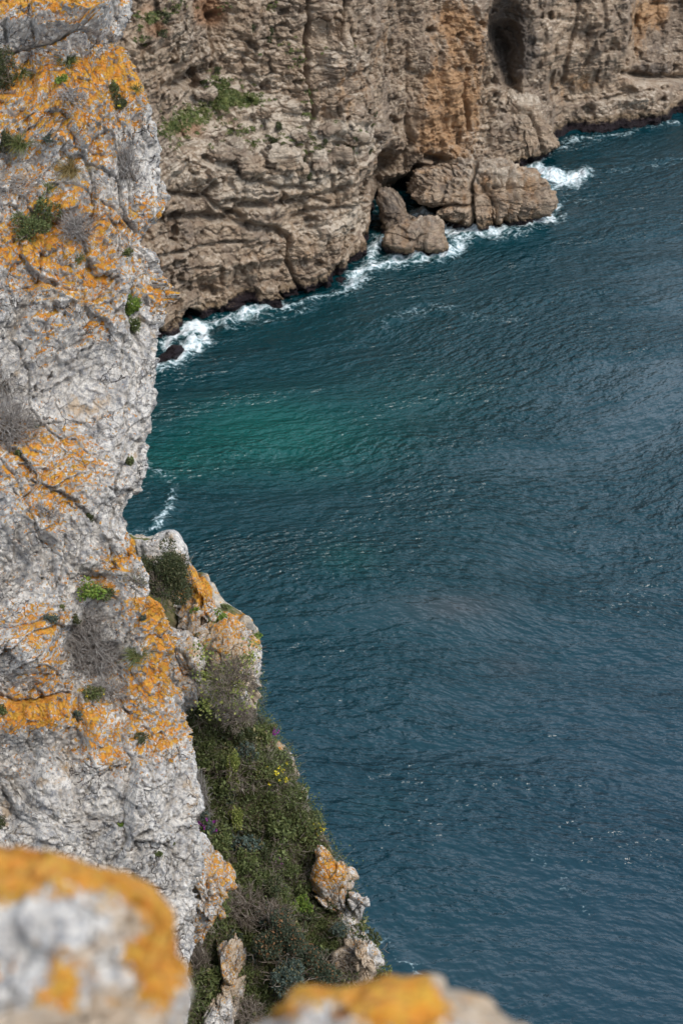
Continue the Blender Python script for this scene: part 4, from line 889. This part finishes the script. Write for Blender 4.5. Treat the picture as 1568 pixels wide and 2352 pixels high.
def segs_arr(rng, A, B, ra, rb):
    """three-sided tapering stems from A to B"""
    n = len(A); d = B-A; d = d/(np.linalg.norm(d, axis=1)[:, None]+1e-9)
    u = np.cross(d, np.array([.3, .5, .8])); u /= np.linalg.norm(u, axis=1)[:, None]+1e-9; v = np.cross(d, u)
    ra = np.broadcast_to(ra, n)[:, None]; rb = np.broadcast_to(rb, n)[:, None]
    R = [np.cos(k*2.0944)*u+np.sin(k*2.0944)*v for k in range(3)]
    V = np.stack([A+R[0]*ra, A+R[1]*ra, A+R[2]*ra, B+R[0]*rb, B+R[1]*rb, B+R[2]*rb], 1).reshape(-1, 3)
    b = np.arange(n)[:, None]*6
    F = np.concatenate([b+np.array([[0, 1, 4, 3]]), b+np.array([[1, 2, 5, 4]]), b+np.array([[2, 0, 3, 5]])], 0)
    return V, F, np.repeat(rng.random(n), 6)

def twig_tree(rng, base, axis, R, stems, levels=4, split=3, r0=.006, spread=.9, droop=0.):
    """branching from a base point; R = ellipsoid radii the twigs fill"""
    A = np.repeat(base[None], stems, 0); D = rng.normal(size=(stems, 3))*spread+axis
    D /= np.linalg.norm(D, axis=1)[:, None]; Ls = R/levels*1.25; out = []; r = r0
    for k in range(levels):
        L = Ls*rng.uniform(.6, 1.25, len(A))[:, None]
        M = A+D*L*.5+rng.normal(size=A.shape)*L*.08; B = M+(D+rng.normal(size=A.shape)*.25)*L*.5
        out.append((A, M, r, r*.85)); out.append((M, B, r*.85, r*.7)); r *= .7
        A = np.repeat(B, split, 0); D = np.repeat(D, split, 0)+rng.normal(size=(len(B)*split, 3))*.65; D[:, 2] -= droop
        D /= np.linalg.norm(D, axis=1)[:, None]
    return out, A
def twig_mesh(rng, name, segs, mat):
    Vs, Fs, Ts, o = [], [], [], 0
    for A, B, ra, rb in segs:
        V, F, T = segs_arr(rng, A, B, ra, rb); Vs.append(V); Fs.append(F+o); Ts.append(T); o += len(V)
    return mesh(name, np.vstack(Vs), np.vstack(Fs), mat, {'tint': np.concatenate(Ts)}, smooth=False)

def crown_pts(rng, radii, n, clumps=14, cr=.38, fill=.35):
    """leaf centres in uneven clumps through an ellipsoid"""
    q = rng.normal(size=(clumps, 3)); q /= np.linalg.norm(q, axis=1)[:, None]; q *= rng.uniform(.25, .78, clumps)[:, None]
    w = rng.uniform(.6, 1.2, clumps); k = rng.choice(clumps, n, p=w**3/(w**3).sum())
    d = rng.normal(size=(n, 3)); d /= np.linalg.norm(d, axis=1)[:, None]
    rad = cr*w[k]*np.where(rng.random(n) < fill, rng.random(n)**.33, rng.uniform(.8, 1.08, n))
    return (q[k]+d*rad[:, None])*radii, d

UPV = np.array([0, 0, 1.])
def shrub_parts(seed, radii, n, leaf, lm, tm='brown', clumps=14, stems=7, flower=None, nf=12, fs=.03, asp=.5, cr=.38, names=('foliage', 'stems')):
    """returns list of (part name, mesh): origin at the root, crown centred above it"""
    rng = np.random.default_rng(seed); radii = np.array(radii, float); up = np.array([0, 0, radii[2]*.75])
    C, o = crown_pts(rng, radii, n, clumps, cr)
    V, F, T = leaves_arr(rng, C+up, leaf, o, asp)
    parts = [(names[0], mesh(names[0], V, F, ML[lm], {'tint': T}, smooth=False))]
    sg, tips = twig_tree(rng, np.zeros(3), np.array([0, 0, .9]), radii*1.1, stems, 3, 3, min(.03*radii.mean(), .008 if radii.mean() < .5 else .05), .6)
    parts.append((names[1], twig_mesh(rng, names[1], sg, ML[tm])))
    if flower:
        P = rng.normal(size=(nf, 3)); P /= np.linalg.norm(P, axis=1)[:, None]; P[:, 1] = -np.abs(P[:, 1]); P[:, 2] = np.abs(P[:, 2])*1.0-.1; P = P*radii*.98+up
        K = 7
        for p_ in (P if nf <= 14 else [P]):
            p_ = np.atleast_2d(p_); C2 = np.repeat(p_, K, 0)+rng.normal(size=(len(p_)*K, 3))*fs*.3
            V, F, T = leaves_arr(rng, C2, fs*.62, None, .8); nm = 'flower' if nf <= 14 else 'flowers'
            parts.append((nm, mesh(nm, V, F, ML[flower], {'tint': T}, smooth=False)))
    return parts
def dry_parts(seed, radii, stems=26, levels=4, mat='grey', leaf=None, r0=.006, split=3):
    rng = np.random.default_rng(seed); radii = np.array(radii, float)
    sg, tips = twig_tree(rng, np.zeros(3), np.array([0, -.25, .55]), radii*1.15, stems, levels, split, r0, .8)
    cut = len(sg)-4
    parts = [('branches', twig_mesh(rng, 'branches', sg[:cut], ML['brown' if mat == 'grey' else mat])), ('twigs', twig_mesh(rng, 'twigs', sg[cut:], ML[mat]))]
    if leaf:
        V, F, T = leaves_arr(rng, tips[rng.random(len(tips)) < .5], .016, None, .4); parts.append(('foliage', mesh('foliage', V, F, ML[leaf], {'tint': T}, smooth=False)))
    return parts
def grass_parts(seed, R, n=160, mat='olive', h=None, w=.004):
    rng = np.random.default_rng(seed); h = h or R*1.3; Vs = []; K = 4
    D = rng.normal(size=(n, 3))*np.array([.75, .75, .25])+UPV*.9; D[:, 1] -= .15; D /= np.linalg.norm(D, axis=1)[:, None]
    b = rng.normal(size=(n, 3))*np.array([.12, .12, .03])*R; L = h*rng.uniform(.5, 1.15, n)[:, None]
    s = np.cross(D, UPV)+.01; s /= np.linalg.norm(s, axis=1)[:, None]
    pts = []
    for k in range(K+1):
        t = k/K; c = b+D*L*t-UPV*(t*t)*L*.38; ww = w*(1-t*.9); pts += [c-s*ww, c+s*ww]
    V = np.stack(pts, 1).reshape(-1, 3); base = np.arange(n)[:, None]*(2*(K+1))
    F = np.concatenate([base+np.array([[2*k, 2*k+1, 2*k+3, 2*k+2]]) for k in range(K)], 0)
    T = np.repeat(rng.random(n), 2*(K+1))
    p = [('blades', mesh('blades', V, F, ML[mat], {'tint': T}, smooth=False))]
    return p

def plant(name, loc, parts, label, cat, group=None, rz=0., sc=1., tiltx=0.):
    t = thing(name, loc, label, cat, group, rz, sc); t.rotation_euler = (tiltx, 0, rz)
    for n, me in parts: add(n, me, t)
    return t
def copy_plant(src, loc, rz, sc, label=None, tiltx=0., group=None):
    r = src.copy(); S.collection.objects.link(r); r.location = [float(v) for v in loc]; r.rotation_euler = (tiltx, 0, rz); r.scale = (sc, sc, sc)
    if label: r['label'] = label
    if group: r['group'] = group
    for ch in list(src.children):
        c = ch.copy(); S.collection.objects.link(c); c.parent = r
    return r

MN = 18.6/FPX*1.03     # metres per measured unit on the near face
def wall(x, y, sink=.02, dn=0.):
    P = on_near(x, y+dn); f = (CAM-P)/np.linalg.norm(CAM-P); return P-f*sink
def wshrub(x, y, rx, ry, lm, label, n=None, leaf=.02, depth=.7, name='shrub', cat='shrub', **kw):
    rx *= 1.22; ry *= 1.2; R = (rx*MN, rx*MN*depth, ry*MN)
    n = n or int(1.15*rx*ry*1.3+200)
    plant(name, wall(x, y+ry*.7), shrub_parts(int(x*7+y), R, n, leaf, lm, **kw), label, cat, tiltx=.35)
def wdry(x, y, rx, ry, label, stems=26, mat='grey', levels=4, **kw):
    plant('dry_shrub', wall(x, y+ry*.55), dry_parts(int(x*3+y), (rx*MN*1.05, rx*MN*.8, ry*MN*1.1), stems, levels, mat, **kw), label, 'dry shrub', tiltx=.3)
def wgrass(x, y, r, mat, label, n=150, **kw):
    plant('grass_tuft', wall(x, y+r*.6), grass_parts(int(x+y*5), r*MN*1.35, int(n*1.6), mat, **kw), label, 'grass tuft', tiltx=.35)

wshrub(2, 150, 34, 62, 'dark', 'dark green shrub cut by the left edge, just below the overhanging top block')
wgrass(48, 158, 24, 'olive', 'dark grass tuft beside the dark green shrub near the top left corner')
wgrass(152, 128, 24, 'green', 'spiky green tuft in the hollow under the overhanging grey block', n=90, w=.007)
wshrub(124, 195, 13, 13, 'bright', 'small fresh green cushion just above a grey dry shrub, upper face')
wdry(143, 232, 36, 28, 'pale dry shrub below the small fresh green cushion on the upper face', 12)
wshrub(266, 238, 22, 20, 'dark', 'low dark plant with single yellow flowers near the upper right shoulder', flower='yellow', nf=2, fs=.028)
wshrub(256, 205, 9, 22, 'olive', 'thin strip of green growing down a crevice above the yellow flowered plant', flower='yellow', nf=1, fs=.02)
wgrass(318, 196, 14, 'olive', 'little brown green tuft on the very rim, upper right of the white cliff', n=70)
wdry(292, 372, 26, 62, 'tall narrow grey dry shrub hanging on the bare grey rock near the right rim', 20)
wgrass(162, 372, 36, 'gold', 'golden brown grass tuft on the orange lichen ledge', n=230)
wshrub(4, 315, 28, 34, 'dark', 'dark shrub at the left edge beside an olive grass tuft')
wgrass(46, 318, 30, 'olive', 'olive grass tuft right of the dark shrub at the left edge', n=180)
wdry(25, 415, 55, 26, 'flat grey dry shrub at the left edge above the large green shrub', 22)
wgrass(108, 424, 18, 'olive', 'thin grey green tuft left of the golden grass tuft, one ledge lower', n=60)
wshrub(110, 322, 15, 10, 'glauc', 'blue green rosette on the orange lichen between two grass tufts')
wshrub(62, 522, 38, 30, 'green', 'bushy fresh green shrub, left half of the large green clump', leaf=.022, n=2600)
wshrub(116, 482, 36, 50, 'green', 'taller green shrub, right half of the large green clump beside the grey twigs', leaf=.022, n=3200)
wdry(172, 522, 40, 48, 'dense grey dry shrub touching the right side of the large green clump', 46)
wgrass(170, 588, 16, 'olive', 'small dark tuft in the notch under the dense grey dry shrub', n=70)
wshrub(314, 688, 26, 32, 'bright', 'leafy bright green shrub with tiny white flowers hanging in the vertical joint', leaf=.024, n=2400, flower='white', nf=14, fs=.014)
wshrub(318, 748, 17, 30, 'green', 'pointed lower shrub trailing under the white flowered bright green shrub', leaf=.022, n=1200, flower='white', nf=8, fs=.012)
wdry(345, 690, 10, 26, 'thin grey twigs on the rim right of the white flowered green shrub', 6)
wshrub(287, 582, 12, 14, 'olive', 'small olive cushion in the notch of the rim above the hanging green shrub')
wdry(38, 960, 52, 66, 'wide grey dry shrub at the left edge on the bare grey wall', 46)
wdry(10, 860, 28, 40, 'thin dry twigs above the wide grey dry shrub at the left edge', 12)
wshrub(92, 972, 14, 12, 'glauc', 'small grey green cushion at the right foot of the wide grey dry shrub')
wshrub(53, 1040, 12, 12, 'green', 'small bright green tuft below the wide grey dry shrub')
wshrub(302, 1056, 7, 18, 'green', 'tiny green sprig in the joint near the rim over the turquoise water')
wshrub(200, 1183, 9, 12, 'dark', 'small dark green tuft alone on the pale middle face')
wdry(92, 1165, 20, 22, 'small grey twiggy plant with one yellow flower in the middle of the face', 8)
wshrub(98, 1318, 9, 12, 'glauc', 'faint grey green tuft above the lichen covered left block')
wshrub(210, 1348, 34, 24, 'bright', 'broad leaved green plant with hanging dead leaves on the middle ledge', leaf=.035, n=420)
wshrub(238, 1358, 24, 20, 'green', 'round green cushion right of the broad leaved plant on the middle ledge')
wdry(318, 1320, 22, 24, 'straggly dry plant with purple and yellow flowers against the dark round shrub', 10, leaf='olive')
wdry(212, 1408, 40, 40, 'loose upper part of dry twigs above the biggest grey dry shrub', 20)
wdry(246, 1485, 66, 84, 'biggest grey dry shrub, a wiry ball in the centre of the lower face', 90)
wdry(262, 1580, 36, 36, 'hanging dry twigs below the biggest grey dry shrub', 18)
wgrass(320, 1492, 26, 'olive', 'straw coloured tuft right of the biggest grey dry shrub', n=170)
wshrub(172, 1420, 14, 12, 'dark', 'small dark green cushion left of the loose dry twigs')
wshrub(105, 1412, 15, 11, 'glauc', 'pale grey green cushion on the orange lichen of the left block')
wshrub(143, 1395, 8, 9, 'olive', 'tiny brown cushion between the two green cushions above the left block')
wshrub(217, 1588, 26, 18, 'olive', 'low green plant with yellow flowers on the ledge below the biggest dry shrub', flower='yellow', nf=3, fs=.022)
wshrub(184, 1640, 13, 24, 'glauc', 'narrow grey green plant hanging from the orange ledge')
wshrub(318, 1688, 18, 14, 'dark', 'dark green plant above an orange patch on the lower right face')
wshrub(-2, 1622, 14, 16, 'green', 'small dark green plant at the left edge in the deep horizontal crack')
wshrub(6, 1890, 24, 20, 'dark', 'dark green shrub at the left edge just above the large blurred boulder')
wshrub(278, 1890, 10, 7, 'bright', 'tiny bright green tuft in the lower face above the blurred boulder')
wshrub(346, 1947, 9, 12, 'green', 'tiny dark tuft in a joint at the right foot of the face')
wshrub(388, 1928, 8, 12, 'olive', 'tiny faded tuft beside the pale ledge at the foot of the face')
wshrub(108, 1113, 9, 6, 'dark', 'tiny dark green cushion above an orange lichen patch on the left middle face')
wshrub(328, 1415, 9, 8, 'glauc', 'tiny grey green tuft by the rim under the dark round shrub')

# ---- the scrub slope
def mslope(x, y): return sight_dist(on_slope(x, y))/FPX
def sshrub(x, y, rx, ry, lm, label, n=None, leaf=.03, name='shrub', cat='shrub', off=0., **kw):
    P = on_slope(x, y+ry*.55); f = (CAM-P)/np.linalg.norm(CAM-P); m = (sight_dist(P)-off)/FPX
    return plant(name, P+f*off-UPV*.03, shrub_parts(int(x*7+y*3), (rx*m, rx*m*.85, ry*m), n or int(rx*ry*1.0+300), leaf, lm, **kw), label, cat)
def sdry(x, y, rx, ry, label, stems=30, mat='brown', off=0., **kw):
    P = on_slope(x, y+ry*.6); m = (sight_dist(P)-off)/FPX; f = (CAM-P)/np.linalg.norm(CAM-P)
    return plant('dry_shrub', P+f*off-UPV*.03, dry_parts(int(x*5+y), (rx*m*1.1, rx*m*.9, ry*m*1.1), stems, 4, mat, r0=.008, **kw), label, 'dry shrub')

sshrub(380, 1322, 76, 88, 'dark', 'large dark olive round shrub between the white cliff and the pale rock crest', n=13000, leaf=.034, clumps=26, cr=.33, stems=12, off=2.7)
sdry(362, 1335, 26, 50, 'bare grey branches showing inside the left of the large dark olive shrub', 12, off=2.9)
sshrub(412, 1285, 20, 22, 'dark', 'small dark shrub on the pale crest right of the large dark olive shrub', n=900, off=.6)
sshrub(448, 1410, 16, 26, 'bright', 'bright green climber in the cleft left of the pinnacle', n=500, leaf=.045, off=.55)
sshrub(490, 1432, 26, 22, 'bright', 'bright green leafy climber on the notch above the pinnacle', n=700, leaf=.045, off=.5)
sshrub(508, 1400, 12, 12, 'green', 'small green shrub at the top edge between the rock shoulder and the pinnacle', n=300)
sshrub(583, 1460, 12, 10, 'bright', 'small bright leaves on the sea side shoulder of the pinnacle', n=260, leaf=.035, off=.6)
sdry(500, 1560, 52, 70, 'brown climbing twigs spread over the face of the pinnacle', 34, off=1.35, leaf='bright')
sdry(545, 1625, 34, 30, 'brown twigs gathered at the foot of the pinnacle', 22, off=1.1)
rngv = np.random.default_rng(8)
m_ = mslope(520, 1530); Cv = []
for k in range(34):
    a = np.array([rngv.uniform(455, 585), rngv.uniform(1470, 1630)]); Pv = CAM+ray(*a)*(sight_dist(on_slope(520, 1540))-1.5); Cv.append(Pv+rngv.normal(size=(26, 3))*.07)
Cv = np.vstack(Cv); Vv_, Fv_, Tv_ = leaves_arr(rngv, Cv-Cv.mean(0), .042, None, .8)
iv = thing('climber', Cv.mean(0), 'sprinkled lime green leaves of a climber over the pinnacle face', 'climber'); add('foliage', mesh('foliage', Vv_, Fv_, ML['lime'], {'tint': Tv_}, smooth=False), iv)
sshrub(420, 1520, 22, 46, 'dark', 'narrow dark shrub squeezed between the white cliff and the pinnacle', n=1500)
sshrub(416, 1600, 22, 40, 'green', 'green shrub in the gully between the white cliff and the pinnacle', n=1500)
sshrub(497, 1885, 26, 38, 'glauc', 'grey leaved stock with purple flowers beside the foot of the white cliff', flower='purple', nf=14, fs=.045, n=900, leaf=.05, asp=.25, off=.25)
sshrub(650, 1965, 16, 28, 'glauc', 'grey leaved stock with a few purple flowers in the middle of the scrub', flower='purple', nf=5, fs=.04, n=500, leaf=.05, asp=.25, off=.2)
sshrub(632, 1668, 24, 16, 'olive', 'purple flowered plant on the skyline below the pinnacle', flower='purple', nf=14, fs=.035, n=500, off=.15)
sshrub(612, 1790, 40, 28, 'olive', 'shrub full of yellow flowers near the orange tinged rock on the slope edge', flower='yellow', nf=14, fs=.045, n=1600, off=.25)
sshrub(640, 1762, 14, 18, 'olive', 'upright yellow flower stalks above the yellow flowered shrub', flower='yellow', nf=9, fs=.03, n=160, off=.25)
sshrub(722, 1905, 24, 26, 'green', 'green shrub with yellow flowers on the slope edge against the sea', flower='yellow', nf=14, fs=.036, n=1500, off=.1)
sshrub(668, 1800, 20, 18, 'green', 'dense green shrub at the slope edge right of the yellow flowers', n=900, off=.15)
sshrub(580, 1700, 30, 24, 'green', 'dark green rounded shrub below the pinnacle foot', n=1500, off=.15)
sshrub(605, 1718, 20, 20, 'dark', 'dark leafy shrub by the orange tinged rock', n=900, off=.15)
sdry(470, 1790, 26, 90, 'tall grey dry scrub along the right side of the white cliff', 46, 'grey', off=.35)
sshrub(530, 1775, 20, 60, 'lime', 'lime green streak of leafy scrub running down the slope', n=1800, off=.2)
sshrub(560, 1860, 18, 50, 'lime', 'second lime green streak of scrub below the first', n=1500, off=.2)
sshrub(690, 2075, 36, 36, 'bright', 'fresh green bush left of the long cracked white rock rib', n=2200, off=.2)
sshrub(670, 1990, 40, 30, 'green', 'green grassy bush above the fresh green bush', n=1600, off=.1)
sshrub(750, 1990, 12, 20, 'glauc', 'blue grey shrub on top of the long cracked rock rib', n=700, off=.25)
sshrub(800, 2020, 20, 30, 'green', 'green bush between the rock rib and the pointed white nose', n=1200, off=.3)
sshrub(640, 2160, 70, 62, 'rust', 'big dark shrub with rusty leaves in the lower scrub, upper of the two', n=7000, leaf=.042, off=.3, clumps=22)
sshrub(730, 2210, 70, 52, 'rust', 'big dark shrub with rusty leaves in the lower scrub, nearest the sea', n=6500, leaf=.042, off=.35, clumps=22)
sshrub(660, 2245, 62, 40, 'glauc', 'grey green broad shrub just above the centre blurred boulder', n=4500, leaf=.042, off=.4)
sshrub(560, 2150, 30, 40, 'glauc', 'silvery shrub right of the bright orange rock', n=1500, leaf=.045, asp=.25, off=.2)
sshrub(775, 2130, 26, 22, 'glauc', 'pale silvery plants under the long cracked rock rib', n=900, leaf=.045, asp=.25, off=.35)
sdry(810, 2210, 44, 50, 'brown dry shrub at the lowest slope edge above the sea', 36, off=.3)
sdry(560, 2050, 50, 60, 'brown dry scrub right of the bright orange rock', 22, off=.2)
sdry(620, 2080, 50, 50, 'brown dry scrub in the centre of the lower slope', 20, off=.2)
sdry(470, 2180, 30, 60, 'brown dry scrub below the bright orange rock', 18, off=.3)
sdry(580, 2300, 44, 50, 'brown dry scrub between the white rock rib and the centre blurred boulder', 20, off=.3)
sshrub(540, 2300, 14, 14, 'bright', 'small bright green clump at the foot of the white rock rib', n=300, off=.4)
def sgrass(x, y, r, label, mat='olive'):
    m = mslope(x, y); plant('grass_tuft', on_slope(x, y+r*.5), grass_parts(int(x+y), r*m, 140, mat, w=.006), label, 'grass tuft')
sgrass(545, 2005, 24, 'pale grass tuft just above the bright orange rock', 'gold')
# stocks on the pale ledge at the white cliff foot
for x, y, nf, lab in [(425, 1935, 3, 'grey leaved plant with one purple flower on the pale ledge, the upper of three'), (440, 1985, 5, 'grey leaved plant with purple flowers on the orange rock, the middle of three'), (398, 1990, 4, 'purple flowered plant in the hollow behind the large blurred boulder')]:
    P = CAM+ray(x, y)*20.6; plant('stock_plant', P-UPV*.05, shrub_parts(x+y, (.085, .08, .09), 170, .05, 'glauc', flower='purple', nf=nf, fs=.03, asp=.22), lab, 'flowering plant')

# repeats filling the slope: five kinds, copied
protos = []
KIND = [('shrub', 'green leafy shrub in the dense scrub on the slope', 'green', 700, .034), ('shrub', 'dark olive shrub in the dense scrub on the slope', 'dark', 800, .034), ('shrub', 'greyish green shrub in the dense scrub on the slope', 'glauc', 600, .036),
        ('shrub', 'yellowish olive shrub in the dense scrub on the slope', 'olive', 650, .034)]
slots = []
rs = random.Random(5)
for y in range(1660, 2350, 25):
    xr = np.interp(y, [q[0] for q in EG], [q[1] for q in EG]); xl = np.interp(y, [1640, 1800, 1900, 2000, 2350], [425, 450, 460, 500, 450])
    x = xl+rs.uniform(0, 30)
    while x < xr-14:
        slots.append((x, y+rs.uniform(-14, 14), rs.choice([.75, .9, 1.1, 1.3, 1.7, 2.0]))); x += rs.uniform(28, 58)
LAND = [('the pinnacle foot', 520, 1640), ('the orange tinged edge rock', 640, 1740), ('the yellow flowered shrub', 612, 1790), ('the upper lime green streak', 530, 1775), ('the lower lime green streak', 560, 1860), ('the purple flowered stock', 497, 1885),
        ('the yellow flowered edge shrub', 722, 1905), ('the purple stock in mid scrub', 650, 1965), ('the bright orange rock', 480, 2050), ('the long cracked rock rib', 770, 2060), ('the pointed white nose', 835, 2065), ('the fresh green bush', 690, 2075), ('the upper rusty leaved shrub', 640, 2160), ('the lower rusty leaved shrub', 730, 2210),
        ('the white rock rib', 515, 2260), ('the centre blurred boulder', 760, 2265), ('the little pale rock tip', 685, 1825), ('the tall grey dry scrub', 470, 1790), ('the silvery shrub', 560, 2150), ('the pale grass tuft', 545, 2005), ('the lowest brown dry shrub', 810, 2210), ('the white cliff edge', 450, 1700)]
USED = set()
def place_words(kind, x, y):
    for far in ('next to', 'some way from'):
        for nm, lx, ly in sorted(LAND, key=lambda q: math.hypot(q[1]-x, q[2]-y))[:9]:
            dx, dy = x-lx, y-ly; v = 'above' if dy < 0 else 'below'; h_ = 'left' if dx < 0 else 'right'
            w = (v if abs(dy) > 2.2*abs(dx) else h_+' of' if abs(dx) > 2.2*abs(dy) else v+' and '+h_+' of')
            d = math.hypot(dx, dy); w = {0: 'directly ', 1: 'a little ', 2: 'well ', 3: 'far '}[min(3, int(d/40))]+w
            if (kind, nm, w) not in USED: USED.add((kind, nm, w)); return kind+' '+w+' '+nm
    return kind+' in the dense scrub on the slope'
for i, (x, y, s) in enumerate(slots):
    k = rs.choice([0, 0, 0, 0, 1, 1, 2, 3, 3, 4]); P = on_slope(x, y); sc = s
    first = not any(p[0] == k for p in protos)
    if first:
        if k < 4:
            nm, lab, lm, n, lf = KIND[k]; t = plant(nm, P, shrub_parts(900+k, (.15, .14, .12), n, lf, lm), lab, 'shrub', lab.replace(' in the dense scrub', 's filling the scrub').replace('shrubs', 'shrubs')[:60])
        else:
            t = plant('dry_shrub', P, dry_parts(904, (.19, .17, .16), 16, 4, 'brown', r0=.005), 'brownish dry twiggy bush in the dense scrub on the slope', 'dry shrub', 'dry twiggy bushes filling the scrub')
        t.scale = (sc,)*3; protos.append((k, t))
    else:
        t = copy_plant([p[1] for p in protos if p[0] == k][0], P-UPV*.02, rs.uniform(0, 6.28), sc)
    t['label'] = place_words(['green leafy shrub', 'dark olive shrub', 'greyish green shrub', 'yellowish olive shrub', 'brownish dry bush'][k], x, y)

# ground cover between them: nobody could count it
def ground_cover():
    rng = np.random.default_rng(77); n = 14000
    I = rng.integers(100, QG.shape[0]-1, n); J = (rng.random(n)**.9*258).astype(int); P = QG[I, J]
    L = np.repeat(P, 9, 0)+rng.normal(size=(n*9, 3))*np.array([.09, .09, .05])+NG*.04
    V, F, T = leaves_arr(rng, L, .036, None, .5)
    mi = np.array([0, 1, 2, 3])[(rng.random(n)*4).astype(int)]
    Tt = np.repeat(np.clip(.5+.25*rng.normal(size=n), 0, .8), 36)*.7+T*.3
    N1 = mesh('undergrowth', V, F, ML['green'], {'tint': Tt}, smooth=False); o = add('undergrowth', N1); tag(o, 'low tangled green ground cover between the shrubs of the slope', 'undergrowth', kind='stuff')
    n = 1100; I = rng.integers(80, QG.shape[0]-1, n); J = (rng.random(n)*258).astype(int); P = QG[I, J]
    A = np.repeat(P, 6, 0)+rng.normal(size=(n*6, 3))*.06; D = rng.normal(size=(n*6, 3))*.6+NG; D /= np.linalg.norm(D, axis=1)[:, None]
    M = A+D*.10; B = M+(D+rng.normal(size=D.shape)*.5)*.09
    me = twig_mesh(rng, 'dead_stalks', [(A, M, .0035, .003), (M, B, .003, .0015)], ML['brown']); o = add('dead_stalks', me); tag(o, 'dead stalks and dry stems tangled over the slope', 'dead stalks', kind='stuff')
ground_cover()

# ---- vegetation on the far bench
def far_scrub():
    rng = np.random.default_rng(31)
    blobs = [(510, 200, 26, 34, 60), (560, 228, 44, 18, 60), (470, 265, 60, 28, 55), (395, 300, 50, 34, 60), (555, 300, 34, 14, 26), (345, 42, 34, 14, 26), (400, 20, 26, 14, 14), (700, 230, 22, 60, 26), (630, 10, 10, 18, 12), (600, 330, 90, 16, 26), (720, 340, 60, 30, 30), (820, 300, 60, 20, 10), (690, 120, 60, 40, 22), (320, 90, 20, 40, 10), (500, 20, 30, 12, 8)]
    C = []; tn = []
    fx = PXA[:, :560].ravel(); fy = PYA[:, :560].ravel(); Q = QA[:, :560].reshape(-1, 3)
    for cx, cy, rx, ry, n in blobs:
        for _ in range(n):
            x = rng.normal(cx, rx*.6); y = rng.normal(cy, ry*.6); k = np.argmin((fx-x)**2+(fy-y)**2); P = Q[k]; s = rng.uniform(.08, .30); m = 24
            q = rng.normal(size=(m, 3)); q /= np.linalg.norm(q, axis=1)[:, None]; q[:, 2] = np.abs(q[:, 2])
            C.append(P+q*s*np.array([1.2, .8, .7])); tn.append(np.full(m, rng.random()))
    C = np.vstack(C); tn = np.concatenate(tn); V, F, T = leaves_arr(rng, C, .17, None, .7)
    me = mesh('bench_scrub', V, F, ML['olive'], {'tint': np.repeat(tn, 4)*.8+T*.2}, smooth=False); tag(add('bench_scrub', me), 'low scrub and grass patches on the grassy bench and ledges of the far headland', 'scrub', kind='stuff')
    spots = [(858, 266, .5), (805, 322, .6), (800, 352, .9), (836, 350, .5), (745, 330, .5), (702, 385, .8), (712, 415, .6), (470, 195, .5), (500, 165, .5), (585, 70, .6), (620, 98, .5), (632, 82, .6), (595, 463, .5), (360, 50, .9), (380, 50, .8), (372, 85, .6), (640, 300, .7), (628, 330, .6)]
    src = None; rel = ['by the dark hollow', 'right of the boulder row', 'on the pale boulders', 'on the right of the bench', 'left of the boulder row', 'under the long vertical cleft', 'below the long vertical cleft', 'in the niche above the grassy bench', 'at the top of the grassy bench', 'on the upper wall left of the cleft', 'beside the upper cleft', 'above the upper cleft ledge', 'alone on the layered lower wall', 'in the top left grass patch', 'right side of the top left grass patch', 'under the top left grass patch', 'at the right end of the grassy bench', 'below the right end of the grassy bench']
    for i, (x, y, s) in enumerate(spots):
        k = np.argmin((fx-x)**2+(fy-y)**2); P = Q[k]+np.array([0, -.1, 0])
        if src is None: src = plant('bush', P, shrub_parts(1200, (.75, .6, .62), 420, .26, 'dark', stems=5), 'small dark bush on the far headland by the dark hollow', 'bush', 'small dark bushes on the far headland'); src.scale = (s,)*3
        else: copy_plant(src, P, i*1.3, s)['label'] = 'small dark bush on the far headland '+rel[i]
far_scrub()
